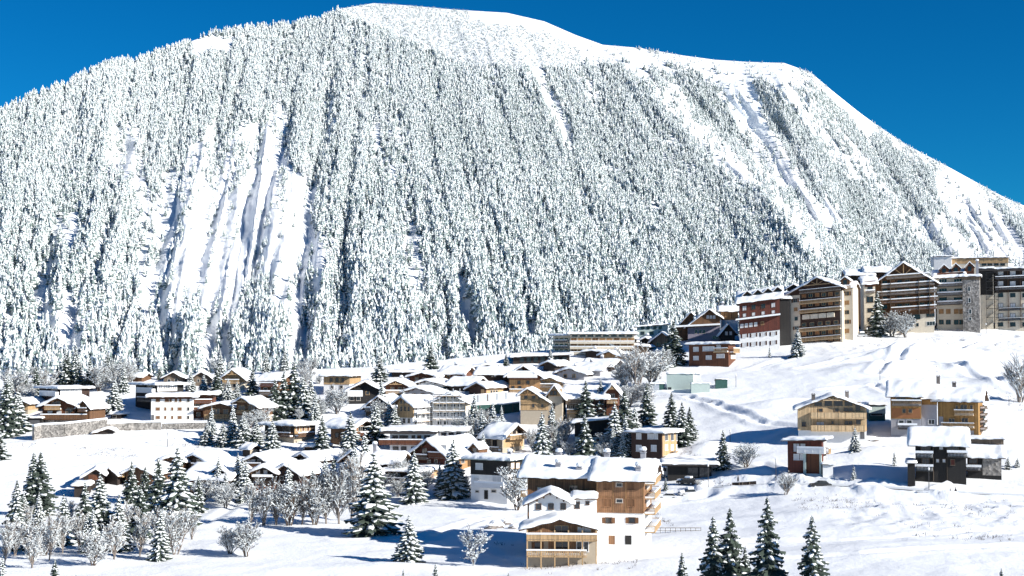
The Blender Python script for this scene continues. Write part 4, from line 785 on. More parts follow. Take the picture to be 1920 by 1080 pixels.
def centre():
    a = H('timber_house', 'dark brown gabled house with tan right side and small windows above the hoarding', 880, 909, 743, 727, 951, 34, 'g', yr=714, ridge=898, mats=('dark', 'choc'), over=1.2, snow=.6, cat='chalet'); a.panel(912, 724, 950, 740, 'R', 'tan'); a.wins([921, 926, 931], 732, 738, 3, 'R'); a.door(902, 730, 908, 743, mat='tan')
    a = H('large_chalet', 'wide chalet with dark wood wing, arched window and bright terrace', 955, 1012, 737, 704, 13, 6, 'g', yr=682, ridge=982, low=711, mats=('honey', 'rust'), over=1.6, snow=.65, cat='chalet'); a.balc(952, 1008, 698, 707, out=1.7, mat='white', solid=True, snow=.5); a.win(966, 692, 979, 698, fr='wframe', pane='curtain'); a.wins([973, 990], 714, 720, 5, fr='bframe'); a.wins([962, 975], 724, 730, 5, fr='bframe'); a.balc(956, 990, 730, 735, out=1, mat='tan')
    H('large_chalet', '', 895, 953, 728, 702, 12, 8, 'e', .3, mats=('dark', 'choc'), over=1.1, snow=.6, root=a, dz=3).wins([923, 928, 947], 700, 707, 3, fr='tan', pane='curtain')
    a = H('chalet', 'broad pale gabled chalet just above the twin gabled tan house', 1000, 1052, 735, 718, 12, 5, 'g', yr=703, ridge=1030, mats=('beige', 'tan'), over=1.3, snow=.65, cat='chalet'); a.wins([1018, 1036], 716, 722, 6); a.balc(1008, 1044, 720, 726, mat='greyw')
    a = H('twin_gabled_house', 'tall twin gabled house, tan timber left and plain plaster right, tall firs beside', 976, 1027, 795, 746, 12, 6, 'g', yr=725, ridge=990, low=768, mats=('beige', 'tan'), over=1.1, snow=.5, cat='house'); a.wins([986, 1001, 1012, 1020], 740, 748, 6, fr='tan'); a.wins([1000, 1017], 757, 764, 5, fr='tan'); a.win(1018, 778, 1021, 782); a.truss(.6, 'honey'); a.balc(978, 1026, 751, 756, out=.4, mat='tan', snow=0)
    b = H('twin_gabled_house', '', 1028, 1054, 793, 741, 10, 8, 'g', yr=719, ridge=1040, mats=('beige', 'beige'), over=1.1, snow=.5, root=a, dz=-1.5); b.wins([1034, 1041], 733, 741, 5, fr='brown'); b.win(1037, 757, 1040, 766, fr='bframe'); b.win(1034, 776, 1038, 782, fr='bframe'); b.panel(1028, 729, 1054, 743, mat='tan')
    a = H('timber_chalet', 'balconied brown chalet behind two tall firs with broad shaded snow roof', 1063, 1134, 790, 745, 12, 10, 'e', .4, mats=('beige', 'choc'), low=772, over=1.5, snow=.75, cat='chalet'); a.balc(1062, 1100, 748, 757, out=1.6, mat='greyw', solid=True); a.balc(1064, 1104, 768, 774, out=1.6, mat='tan'); a.wins([1070, 1082], 760, 767, 8); a.wins([1072, 1086], 742, 748, 7)
    b = H('timber_chalet', '', 1137, 1159, 785, 735, 12, 6, 'g', yr=716, mats=('beige', 'rust'), over=1.0, snow=.6, root=a, dz=-3); b.truss(.5, 'tan'); b.balc(1138, 1158, 748, 755, mat='tan'); b.wins([1148], 739, 746, 8)
    # older upper rows, mostly roofs
    rows = [('dark long low house at the left end of the upper roofs', 735, 790, 707, 699, 12, 4, 'f', None, 'dark', {}),
            ('brown gabled chalet beneath the lone dark fir at the forest edge', 768, 812, 722, 706, 14, 10, 'g', 694, 'rust', dict(ridge=793)),
            ('tan fronted chalet with glazed gable left among the upper roofs', 723, 766, 742, 724, 13, 4, 'g', 709, 'rust', dict(ridge=743)),
            ('white walled chalet with round snow roof in the middle of the upper roofs', 785, 830, 732, 720, 12, 14, 'g', 708, 'white', dict(ridge=803)),
            ('chalet under smooth shaded snow dome directly above the scaffolding', 760, 812, 748, 736, 12, 14, 'g', 722, 'grey', dict(ridge=783)),
            ('pale chalet with boxy snow laden roof below the forest', 828, 868, 712, 700, 10, 16, 'e', None, 'rust', dict(pitch=.35)),
            ('long roofed dark chalet left of the wooden gable', 843, 884, 735, 722, 12, 20, 'e', None, 'dark', dict(pitch=.3)),
            ('small dark gable beside the large chalet with the dark wood wing', 889, 922, 695, 688, 9, 6, 'g', 680, 'greyw', dict(ridge=915)),
            ('long dark flat building at the foot of the forest left of the cream hotel', 962, 1068, 684, 668, 12, 2, 'f', None, 'dark', dict(shear=.04)),
            ('dark left facing gable just under the long dark flat building', 1019, 1040, 697, 684, 12, 24, 'g', 674, 'dark', {}),
            ('gabled chalet lowest of the stepped white roofs near the bare trees', 1045, 1095, 712, 700, 10, 18, 'g', 686, 'grey', dict(ridge=1068)),
            ('chalet with long curved snow roof second in the stepped white roofs', 1075, 1125, 705, 694, 12, 22, 'e', None, 'grey', dict(pitch=.3)),
            ('chalet with thick pillowy roof third in the stepped white roofs', 1095, 1145, 697, 687, 12, 22, 'e', None, 'dark', dict(pitch=.32)),
            ('orange walled chalet at the top of the stepped white roofs', 1128, 1168, 682, 668, 10, 22, 'g', 655, 'honey', dict(ridge=1142)),
            ('small dark gable right below the cream hotel balconies', 1098, 1124, 672, 660, 10, 18, 'g', 654, 'dark', {}),
            ('snowy gabled roof beneath the cream hotel middle bays', 1124, 1158, 664, 654, 10, 18, 'g', 640, 'greyw', {}),
            ('low snowy roof tucked right of the cream hotel', 1162, 1212, 662, 650, 10, 16, 'g', 642, 'greyw', dict(ridge=1182)),
            ('dark little gable above the gray leafless trees', 1175, 1196, 645, 638, 8, 12, 'g', 629, 'dark', {}),
            ('second dark little gable right of the first above the gray leafless trees', 1202, 1220, 645, 638, 8, 12, 'g', 629, 'dark', {}),
            ('low chalet with snowy gable under the blue gray flat house', 1222, 1262, 650, 640, 10, 10, 'g', 620, 'greyw', {}),
            ('gray glazed gable chalet left of the scaffolded house', 686, 733, 780, 762, 13, 12, 'g', 738, 'greyw', dict(ridge=711)),
            ('dark timber chalet with bright snowy balcony right of the square tan house', 652, 712, 756, 732, 12, -4, 'g', 711, 'black', dict(ridge=684))]
    for lb, x1, x2, yb, ye, d, rot, typ, yr, m, kw in rows:
        q = H('chalet', lb, x1, x2, yb, ye, d, rot, typ, mats=(m, m), over=1.3, snow=.7, cat='chalet', yr=yr, **kw)
        w_ = x2 - x1
        if typ != 'f' and (x1 * 7 + x2) % 3 != 0: q.chim(x1 + w_ * .68, ye, (yr or ye - 8) - 1, q.d * .5)
        if yb - ye > 9:
            if m in ('rust', 'black', 'greyw', 'grey', 'white', 'honey'): q.wins([x1 + w_ * .3, x1 + w_ * .62], ye + 2, min(ye + 8, yb - 2), min(6, w_ * .16), fr='tan', slope=q.shear * 0)
        if lb.startswith('dark timber'): q.balc(652, 680, 735, 742, mat='white', solid=True, snow=.5); q.wins([660, 672], 744, 751, 7)
        if lb.startswith('tan fronted'): q.balc(724, 764, 733, 738, mat='tan', snow=.4); q.truss(.55, 'tan')
        if lb.startswith('gray glazed'): q.wins([698, 706, 714, 722], 750, 760, 4, fr='tan'); q.balc(686, 733, 765, 771, mat='greyw', snow=.5)
        if lb.startswith('long dark flat'):
            for x in (975, 988, 1001, 1014, 1040, 1055): q.win(x, 670, x + 7, 679, fr='metal')
    # scaffolded house
    a = H('scaffolded_house', 'tan fronted house with tall gable glazing wrapped in white scaffolding', 746, 774, 805, 757, 815, 33, 'g', yr=739, ridge=757, mats=('white', 'tan'), low=782, over=1.2, snow=.65, cat='house'); a.wins([753, 760, 767], 750, 757, 4, fr='pine'); a.wins([753, 760, 767], 762, 771, 4, fr='pine'); a.wins([758, 767], 785, 793, 4); a.panel(776, 756, 813, 800, 'R', 'white')
    for y in (762, 778, 792): a.wins([782, 792, 803], y, y + 6, 7, 'R', fr='white')
    b = H('scaffolded_house', 'white house with snow gable fully wrapped in white scaffolding', 813, 872, 800, 754, 12, 5, 'g', yr=733, mats=('white', 'cream'), low=770, over=1.1, snow=.6, cat='house')
    for y in (744, 758, 774, 790): b.wins([824, 836, 850, 862], y, y + 6, 7, fr='wframe')
    for (h_, f, lb, lv) in ((a, 'R', 'white pole scaffolding on the side of the tan fronted house', (0, 2.1, 4.2, 6.3)), (b, 'F', 'white pole scaffolding across the front of the white house', (0, 2.1, 4.2, 6.3, 8.2))):
        r = empty('scaffold', h_.root.location, h_.th, lb, 'scaffold'); m = MB(); pl = MB(); n = MB(); L = h_.d if f == 'R' else h_.w; s0 = 0 if f == 'R' else -L / 2
        def bx(mm, u0, u1, o0, o1, z0, z1):
            if f == 'R': mm.box(h_.w / 2 + o0, h_.w / 2 + o1, u0, u1, z0, z1)
            else: mm.box(u0, u1, -o1, -o0, z0, z1)
        k = s0
        while k <= s0 + L + .1:
            for o in (.5, 1.4): bx(m, k - .05, k + .05, o, o + .1, -2, lv[-1] + 2)
            k += 1.8
        for z in lv[1:]:
            bx(pl, s0, s0 + L, .5, 1.5, z - .07, z + .05); bx(n, s0, s0 + L, .55, 1.45, z + .05, z + .3)
            for q in (.55, 1.1): bx(m, s0, s0 + L, 1.42, 1.5, z + q - .05, z + q + .05)
        m.build('scaffold_frame', 'steel', r); p = pl.build('deck', 'tan', r); n.build('snow_strip', 'roofsnow', p)
    # hoarding and green net below the tan chalet
    def fence(name, lb, pts, h, mat, cat, th=.15, post=3.0, cap=.2, hh=None, foot=2):
        w = [Vector(P(x, y, Dg(x, y))) for x, y in pts]; o = w[0].copy(); r = empty(name, o, 0, lb, cat); p = MB(); q = MB(); c = MB()
        for A, B in zip(w, w[1:]):
            d = (B - A); n_ = Vector((-d.y, d.x, 0)).normalized() * th / 2; A = A - o; B = B - o; up = Vector((0, 0, h)); dn = Vector((0, 0, -foot))
            def slab_(mm, e, a0, a1):
                z0 = Vector((0, 0, a0)); z1 = Vector((0, 0, a1)); f_ = n_ * e; mm.add([A - f_ + z0, B - f_ + z0, B + f_ + z0, A + f_ + z0, A - f_ + z1, B - f_ + z1, B + f_ + z1, A + f_ + z1], [(0, 3, 2, 1), (4, 5, 6, 7), (0, 1, 5, 4), (1, 2, 6, 5), (2, 3, 7, 6), (3, 0, 4, 7)])
            slab_(p, 1, -foot, h)
            if cap: slab_(c, 1.3, h, h + cap)
            if post:
                k = 0; L = (B - A).length
                while k < L: C = A + (B - A) * (k / L); q.box(C.x - .08, C.x + .08, C.y - th / 2 - .1, C.y - th / 2, C.z - foot, C.z + h); k += post
        p.build('panel', mat, r); 
        if cap: c.build('snow_cap', 'roofsnow', r)
        if post: q.build('post', 'greyw', r)
        return r
    fence('hoarding', 'pale gray hoarding panels around the building site below the tan sided house', [(878, 756), (915, 753), (952, 749)], 2.2, 'tarp', 'fence')
    fence('site_net', 'dark green net fence hanging over the building site slope', [(880, 778), (920, 776), (945, 776), (974, 772)], 2.6, 'net', 'fence', cap=.3)
    fence('site_net', 'short green net strip at the foot of the scaffolding', [(812, 799), (846, 799)], 1.4, 'net', 'fence', cap=.3)
    fence('stone_wall', 'long curved sunlit stone retaining wall at left below the brown timber chalet', [(62, 826), (76, 823), (120, 821), (165, 816), (200, 812)], 3.6, 'wallst', 'wall', .8, 0, .45)
    fence('stone_wall', 'darker retaining wall section below the white apartment block', [(200, 811), (250, 808), (302, 807)], 2.2, 'stone', 'wall', .8, 0, .45)
    fence('stone_wall', 'low pale retaining wall running right below the white apartment block wing', [(304, 806), (345, 805), (388, 804)], 1.7, 'wallst', 'wall', .8, 0, .5)
    fence('rail_fence', 'zigzag wooden rail fence before the gabled hotel', [(1690, 628), (1712, 617), (1738, 613), (1770, 611), (1806, 607)], .9, 'greyw', 'fence', .08, 2.5, .25, foot=0)
    fence('wooden_bridge_rail', 'dark rail beside the footbridge where a walker stands', [(1373, 911), (1392, 910), (1418, 908)], .7, 'dark', 'fence', .1, 1.5, .12, foot=.3)
    fence('low_wall', 'low roadside wall of plowed stones below the black chalet', [(1720, 925), (1780, 929), (1860, 934), (1905, 936)], .35, 'rock', 'wall', .5, 0, .12, foot=.5)
def hotels():
    a = H('hotel', 'long cream hotel with five rows of balconies before the forest', 1069, 1190, 668, 627, 14, 5, 'f', mats=('cream', 'cream'), over=1.2, snow=.7, cat='hotel', roofm='roofl', D=492)
    for i in range(8): a.win(1074 + 14.7 * i, 617 + .0, 1085 + 14.7 * i, 620, mull=False) if 0 else a.win(1072 + 14.7 * i, 628, 1083 + 14.7 * i, 631.5, mull=False, fr='cream')
    for y in (640, 650, 660): a.balc(1069, 1190, y, y + 3.5, out=1.2, mat='cream', solid=True, snow=.25)
    for y in (634, 645, 655):
        for i in range(9): a.win(1071 + 13.4 * i, y, 1081 + 13.4 * i, y + 4.5, fr='tan', pane='honey' if i % 3 else 'brown')
    b = H('hotel', '', 1037, 1068, 668, 630, 14, 38, 'f', mats=('cream', 'cream'), over=1.2, snow=.7, root=a, D=498, roofm='roofl')
    for y in (634, 645, 655): b.balc(1040, 1067, y + 4, y + 7, out=1.1, mat='greyw', snow=.2); b.wins([1044, 1053, 1062], y, y + 4, 5, fr='tan')
    a = H('flat_house', 'blue gray flat roofed house stepping up at the forest foot', 1194, 1252, 632, 611, 10, 6, 's', .08, mats=('conc', 'conc'), over=1, snow=.4, cat='house'); a.wins([1205, 1215, 1228, 1238], 612, 617, 5, fr='metal'); a.wins([1205, 1222, 1238], 622, 627, 6, fr='metal'); a.chim(1231, 605, 598, 4, cap=False)
    a = H('chalet_hotel', 'lilac gray plaster chalet with two brown gables above a snow ledge', 1290, 1350, 640, 603, 12, 6, 'g', yr=578, ridge=1330, low=612, mats=('lilac', 'brown'), over=1.3, snow=.6, cat='chalet', shear=.05); a.strip(1262, 1350, 614, out=2.2, th=.6); a.wins([1305, 1313, 1320], 619, 625, 4); a.win(1336, 630, 1346, 635); a.wins([1327, 1333, 1339], 592, 597, 3.5, fr='wframe', pane='curtain')
    H('chalet_hotel', '', 1266, 1300, 640, 604, 10, 8, 'g', yr=583, ridge=1296, mats=('lilac', 'brown'), over=1.2, snow=.6, root=a, dz=3, shear=.05)
    a = H('timber_block', 'narrow tan timber block squeezed between the lilac chalet and the dark red hotel', 1353, 1384, 632, 583, 10, 6, 'e', .3, low=599, mats=('white', 'honey'), over=1.3, snow=.7, cat='house', dz=4); a.chim(1355, 575, 566, 5); a.panel(1358, 585, 1359.5, 597, mat='brown'); a.panel(1371, 585, 1372.5, 597, mat='brown')
    a = H('gabled_annex', 'small steep gable with snowy branches before the tan timber block', 1352, 1378, 643, 624, 9, 4, 'g', yr=605, ridge=1366, mats=('dark', 'dark'), over=1, snow=.55, cat='chalet'); a.wins([1362, 1370], 622, 628, 4, pane='curtain')
    a = H('red_hotel', 'dark red timber hotel on white base with a row of snowy dormers', 1387, 1462, 657, 562, 16, 11, 'e', .45, low=622, mats=('white', 'red'), over=1.3, snow=.55, cat='hotel', shear=.12)
    for i, x in enumerate((1396, 1413, 1431, 1450)):
        k = -2.0 * i
        a.win(x - 3.5, 574 + k, x + 3.5, 582 + k, pane='curtain' if i in (0, 3) else 'glass', fr='bframe'); a.win(x - 3, 588 + k, x + 3, 594 + k, pane='curtain', fr='bframe')
        a.win(x - 3.5, 626.5 + k * .7, x + 3.5, 633 + k * .7, shut='dkshut', fr='wframe', pane='curtain'); a.win(x - 3.5, 643 + k * .7, x + 3.5, 650 + k * .7, shut='dkshut', fr='wframe', pane='curtain')
    for x in (1391, 1399.5, 1408, 1417): a.win(x - 2.4, 608 - (x - 1391) * .12, x + 2.4, 614.5 - (x - 1391) * .12, fr='wframe', pane='curtain')
    a.win(1427, 603, 1432, 609, fr='tan', pane='shut'); a.strip(1380, 1463, 601, out=1.8, th=.55)
    for x in (1401, 1421, 1440, 1458): a.dormer(x - 9, x + 9, 556 - (x - 1400) * .14, 547 - (x - 1400) * .14, 3.0, 'dark')
    H('red_hotel', '', 1463, 1483, 652, 560, 12, 5, 'e', .4, mats=('black', 'black'), over=.5, snow=.5, root=a, dz=5)  # right side of the hotel in shade; the shade is put into its black walls
    a = H('red_lodge', 'low red timber lodge with corner balcony on the open snow slope', 1292, 1366, 684, 646, 1386, 25, 'f', mats=('red', 'rust'), over=1.2, snow=.7, cat='lodge', shear=.02, roofm='roofl')
    a.wins([1305], 651, 659, 9, fr='wframe', pane='curtain'); a.win(1318, 650, 1339, 658, fr='wframe', pane='curtain'); a.win(1344, 648, 1351, 656, fr='wframe', pane='curtain'); a.wins([1305], 668, 675, 9, fr='wframe', pane='curtain'); a.wins([1329], 667, 674, 10, fr='wframe', pane='curtain'); a.win(1344, 664, 1358, 671, fr='wframe', pane='curtain'); a.balc(1340, 1366, 653, 660, out=1.5, mat='tan'); a.balc(1367, 1385, 653, 661, 'R', 1.5, 'tan'); a.win(1370, 665, 1382, 673, 'R', fr='tan', pane='curtain')
    # cream tower hotel
    a = H('balcony_hotel', 'tall cream hotel with central timber bay of balconies under a wide gable', 1483, 1580, 645, 545, 1622, 24, 'g', yr=517, ridge=1533, low=549, mats=('cream', 'choc'), over=1.2, snow=.7, cat='hotel', shear=.08)
    sl_ = -.09
    a.panel(1500, 550, 1576, 640, mat='choc', name='timber_bay', out=.02)  # bay coloured darker to paint in the shade between the balconies
    for y in (541, 561, 578, 613, 631): a.balc(1500, 1577, y, y + 6, out=1.6, mat='tan' if y != 541 else 'greyw', snow=.15)
    for y in (552, 569, 623, 636):
        for i in range(6): a.win(1504 + 12.4 * i, y - i * .9, 1511 + 12.4 * i, y + 6 - i * .9, fr='tan', pane='glass' if i % 2 else 'copper')
    for i in range(4): a.panel(1505 + 15.3 * i, 591 - i * 1.3, 1519 + 15.3 * i, 598 - i * 1.3, mat='cream', name='bay_window', out=.9); a.win(1508.5 + 15.3 * i, 590 - i * 1.3, 1515 + 15.3 * i, 596 - i * 1.3, name='window')
    for i in range(5): a.win(1504 + 15 * i, 606 - i * 1.2, 1511 + 15 * i, 612 - i * 1.2, fr='tan')
    a.strip(1499, 1577, 583, out=1.2, th=.4); a.wins([1491], 560, 567, 7, shut='shut'); a.wins([1492], 577, 583, 6, fr='tan', pane='honey'); a.wins([1493], 594, 601, 6); a.wins([1494], 612, 618, 7, shut='shut'); a.truss(.5, 'tan')
    b = H('balcony_hotel', '', 1578, 1600, 640, 540, 1620, 26, 'e', .4, mats=('cream', 'cream'), over=.8, snow=.7, root=a, dz=-2, shear=.05)
    for y, m in ((547, 0), (564, 1), (582, 1), (600, 0), (617, 1)): b.win(1584, y, 1592, y + 7, fr='tan', pane='honey' if y in (564, 617) else 'glass', shut='shut' if m == 0 else None)
    b.balc(1580, 1596, 536, 542, mat='tan'); b.dormer(1575, 1594, 528, 520, .5, 'brown')
    H('balcony_hotel', '', 1478, 1500, 640, 540, 12, 10, 'g', yr=530, mats=('cream', 'dark'), over=1, snow=.6, root=a, dz=6)
    # great gabled hotel
    a = H('gabled_hotel', 'great gabled hotel with brown balconies on six floors and a truss in its gable', 1643, 1752, 622, 530, 20, 14, 'g', yr=489, ridge=1694, low=590, mats=('cream', 'brown'), over=1.8, snow=.7, cat='hotel', shear=.06)
    a.truss(.62, 'tan')
    for x1, x2, y in ((1662, 1742, 521), (1652, 1752, 537), (1645, 1756, 551), (1645, 1758, 566), (1670, 1756, 581)): a.balc(x1, x2, y - 6, y, out=1.8, mat='greyw' if y < 560 else 'brown', snow=.35)
    for y in (513, 527, 542, 557, 572):
        for i in range(7 if y > 520 else 5): a.win(1655 + 14 * i + (14 if y < 520 else 0), y - i * .8, 1663 + 14 * i + (14 if y < 520 else 0), y + 7 - i * .8, fr='tan' if i % 2 else 'brown', pane='copper' if (i + y) % 3 == 0 else 'glass')
    for x in (1653, 1669, 1722, 1742): a.panel(x, 525, x + 1.6, 590, mat='greyw', name='post', out=2.0)
    a.win(1693, 588, 1725, 599, fr='brown'); a.win(1737, 586, 1752, 594, fr='bframe', pane='glass'); a.win(1738, 603, 1753, 610, fr='wframe'); a.wins([1710, 1720], 606, 612, 5); a.strip(1680, 1756, 583, out=1.4, th=.4)
    b = H('gabled_hotel', '', 1621, 1642, 630, 532, 12, 8, 'e', .4, mats=('cream', 'cream'), low=None, over=1, snow=.7, root=a, dz=4, shear=.05)
    for y in (538, 578, 596, 612): b.win(1627, y, 1636, y + 7, fr='bframe')
    b.win(1625, 556, 1637, 567, fr='brown', pane='glass'); b.balc(1622, 1640, 545, 549, mat='greyw', snow=.4); b.panel(1621, 527, 1642, 537, mat='rust')
    c = H('gabled_hotel', '', 1757, 1806, 620, 519, 14, 15, 'e', .35, mats=('cream', 'cream'), over=1.4, snow=.7, root=a, dz=2, shear=.04); c.panel(1757, 512, 1806, 521, mat='rust')
    for y in (528, 545, 562): c.balc(1757, 1806, y + 4, y + 9, out=1.5, mat='greyw', snow=.5)
    for y, m in ((523, 'cream'), (541, 'cream'), (558, 'brown')): c.wins([1768, 1796], y, y + 7, 14, fr=m)
    for y in (580, 600): c.wins([1765, 1778, 1793, 1803], y, y + 8, 8, fr='honey' if y == 580 else 'bframe', pane='honey' if y == 580 else 'glass')
    for x in (1770, 1792, 1818): c.dormer(x - 10, x + 10, 507 - (x - 1770) * .08, 497 - (x - 1770) * .1, 2.5, 'rust')
    d = H('gabled_hotel', '', 1806, 1838, 622, 519, 12, 20, 'f', low=524, mats=('stone', 'greyw'), over=1.0, snow=.8, root=a, dz=-3, ov=(1.5, .6, 1, 1)); d.wins([1817], 538, 546, 4, fr='white', mull=False); d.wins([1818], 559, 567, 4, fr='white', mull=False); d.wins([1819], 580, 588, 4, fr='white', mull=False); d.wins([1819], 595, 600, 4, fr='white', mull=False); d.chim(1832, 503, 487, 5, cap=True)
    a = H('modern_hotel', 'dark timber hotel with white lower floors and outside stair at the right edge', 1866, 1990, 622, 507, 18, 18, 'f', low=546, mats=('cream', 'dark'), over=1.6, snow=.6, cat='hotel', shear=.03, roofm='roof', slab=1.0)
    for y, p_ in ((508, 'curtain'), (528, 'curtain'), (550, 'glass'), (569, 'curtain'), (588, 'curtain'), (605, 'glass')): a.wins([1876, 1899, 1922, 1945], y, y + 7, 9, fr='wframe' if y < 545 else 'metal', pane=p_)
    for y in (521, 541): a.balc(1866, 1990, y - 4, y, out=1.4, mat='dark', snow=.3)
    for y in (580, 599): a.balc(1872, 1990, y - 4, y, out=.9, mat='metal', snow=.1)
    for x in (1890, 1913): a.panel(x, 508, x + 1, 615, mat='bframe', name='post', out=.9)
    b = H('modern_hotel', '', 1839, 1863, 622, 508, 14, 18, 'f', low=552, mats=('cream', 'black'), over=.6, snow=.6, root=a, dz=3, roofm='roof', slab=1.0)
    m = MB()
    for k in range(6):
        z = 2 + k * 3.2
        for q in range(9): m.box(-1.9 + q * .42, -1.5 + q * .42, -2.4, -1.0, z + q * .34, z + q * .34 + .08)
        m.box(-2.1, 2.1, -2.45, -2.38, z + 1.0, z + 1.1); m.box(-2.1, 2.1, -2.5, -1.0, z + 3.05, z + 3.15)
    for x in (-2.1, 2.0): m.box(x, x + .12, -2.5, -2.4, -3, 21); 
    m.build('stair', 'metal', a.root, xf=Matrix.Translation((-a.w / 2 - .8, 0, 0)))
    a = H('long_block', 'tan topped long block rising behind the gabled hotel dormers', 1786, 1892, 560, 484, 10, 18, 'f', mats=('cream', 'tan'), over=.3, snow=.35, cat='building', D=560, low=493, foot=14); a.panel(1745, 482, 1785, 500, mat='white'); a.wins([1845, 1856, 1868, 1880], 494, 498, 8, fr='bframe')
    H('long_block', '', 1752, 1785, 560, 481, 10, 18, 'f', mats=('white', 'white'), over=.3, snow=.35, root=a, D=562, foot=14)
    rr = [('snowy ridge roof with small chimney rising behind the cream hotel', 1590, 1636, 560, 516), ('higher snowy roof behind the gap between the two big hotels', 1625, 1668, 560, 510)]
    for lb, x1, x2, yb, ye in rr: q = H('back_building', lb, x1, x2, yb, ye, 12, 8, 'e', .3, mats=('brown', 'brown'), over=1.2, snow=.8, cat='building', D=535, foot=12); q.chim((x1 + x2) / 2 + 3, ye - 6, ye - 11, 5, cap=False)
def right_side():
    a = H('chalet', 'pale pine chalet with glazed gable and two long balconies', 1497, 1625, 828, 766, 13, 11, 'g', yr=737, ridge=1562, low=806, mats=('white', 'pine'), over=1.1, snow=.45, cat='chalet', roofm='roofb')
    for x1, x2, y1 in ((1527, 1541, 754), (1546, 1560, 747), (1564, 1580, 748), (1584, 1598, 753)): a.win(x1, y1, x2, 761, fr='tan', mull=False)
    a.wins([1539, 1569], 766, 772, 7, fr='tan'); a.win(1582, 765, 1599, 771, fr='tan'); a.win(1604, 755, 1613, 770, fr='tan', mull=False); a.win(1503, 791, 1511, 800, fr='tan'); a.win(1531, 791, 1545, 797, fr='tan', pane='curtain'); a.win(1559, 790, 1563, 795, fr='tan', mull=False); a.win(1584, 789, 1598, 796, fr='tan'); a.win(1605, 787, 1614, 796, fr='tan')
    a.balc(1520, 1624, 773, 783, out=1.6, mat='pine', solid=True, snow=0); a.balc(1520, 1622, 797, 807, out=1.6, mat='pine', solid=True, snow=0); a.door(1613, 808, 1621, 823); a.panel(1520, 807, 1612, 822, mat='white'); a.truss(.3, 'pine'); a.chim(1525, 752, 738, 5, cap=False, mat='rock'); a.chim(1588, 748, 733, 8, cap=False, mat='rock')
    b = H('house', 'orange timber house on gray stone left of the golden timber one', 1671, 1727, 816, 741, 11, 17, 'e', .5, low=784, mats=('grey', 'gold'), over=1.1, snow=.7, cat='house'); b.panel(1672, 765, 1726, 784, mat='copper', out=.02); b.balc(1672, 1728, 751, 760, out=1.5, mat='greyw', snow=.3); b.win(1680, 744, 1697, 751, fr='bframe'); b.win(1712, 743, 1725, 750, fr='bframe'); b.wins([1695, 1707], 767, 774, 6, fr='tan'); b.balc(1684, 1720, 797, 803, mat='dark', snow=.5); b.wins([1690, 1705], 788, 797, 9, fr='wframe')
    b2 = H('house', '', 1728, 1757, 812, 746, 12, 17, 'e', .42, mats=('grey', 'grey'), over=1, snow=.65, root=b, dz=-1, low=759); b2.panel(1728, 746, 1757, 759, mat='gold'); b2.win(1741, 787, 1752, 795, fr='wframe')
    c = H('house', 'golden timber house with shuttered windows and open stair side', 1759, 1835, 817, 750, 1868, 24, 'e', .42, low=None, mats=('grey', 'gold'), over=1.3, snow=.7, cat='house'); c.win(1801, 749, 1813, 753, fr='tan'); c.win(1801, 759.5, 1813, 768, fr='tan', shut='gold'); c.win(1792, 761, 1797, 767, fr='tan'); c.win(1819, 760, 1824, 767, fr='tan'); c.balc(1790, 1826, 769, 778, out=1.2, mat='tan'); c.win(1779, 785, 1790, 793, fr='tan'); c.win(1803, 784, 1815, 792, fr='tan'); c.balc(1766, 1827, 793, 801, out=1.4, mat='tan', snow=.2); c.panel(1760, 781, 1769, 815, mat='grey', name='stone_pier'); c.panel(1760, 806, 1826, 816, mat='grey', name='stone_base')
    c.panel(1838, 762, 1852, 812, 'R', 'bframe', 'stair_recess')
    for y in (765, 778, 791, 804): c.balc(1837, 1856, y - 5, y, 'R', 1.1, 'greyw', snow=.3)
    c.panel(1853, 760, 1860, 814, 'R', 'conc', 'pillar', .6); c.balc(1860, 1874, 766, 774, 'R', 1.2, 'tan'); c.chim(1789, 730, 716, 7, mat='rock', cap=False); b.chim(1759, 718, 704, 10, mat='rock', cap=False)
    d = H('house', 'green gray flat roofed house set back behind the pale pine chalet', 1630, 1660, 790, 760, 9, 4, 'f', mats=('net', 'conc'), low=774, over=.4, snow=.4, cat='house'); d.win(1633, 775, 1655, 779, fr='conc', mull=False)
    e = H('red_house', 'small dark red house with thin tilted snow roof and white balcony', 1478, 1541, 893, 826, 1557, 23, 's', .045, mats=('white', 'red'), low=886, over=1.3, snow=.5, cat='house', roofm='roofl'); e.balc(1497, 1556 - 8, 839, 848, out=1.7, mat='white', solid=True, snow=.3); e.win(1488, 832, 1499, 847, fr='bframe', pane='curtain'); e.win(1501, 832, 1510, 839, fr='bframe', pane='curtain'); e.win(1489, 852, 1498, 862, fr='wframe', pane='curtain'); e.win(1501, 852, 1506, 862, fr='wframe', pane='curtain'); e.panel(1507, 850, 1512, 892, mat='conc', name='pillar', out=.5); e.panel(1537, 850, 1541, 890, mat='conc', name='pillar', out=.5); e.panel(1512, 851, 1537, 885, mat='rust', out=.05); e.door(1503, 886, 1507, 894); e.wins([1545, 1551], 829, 838, 4, 'R', fr='wframe', pane='curtain'); e.wins([1545, 1551], 856, 864, 4, 'R', fr='wframe', pane='curtain'); e.balc(1543, 1556, 840, 849, 'R', 1.2, 'tan')
    e2 = H('red_house', '', 1543, 1562, 892, 872, 6, 10, 'f', mats=('white', 'white'), over=.3, snow=.4, root=e, dz=-2)
    f = H('black_chalet', 'charred black timber chalet with snow striped balconies beside the road', 1717, 1812, 902, 832, 10, 17, 'e', .5, mats=('black', 'black'), over=1.2, snow=.8, cat='chalet', roofm='black', ov=(1.5, .8, 1.2, 1))
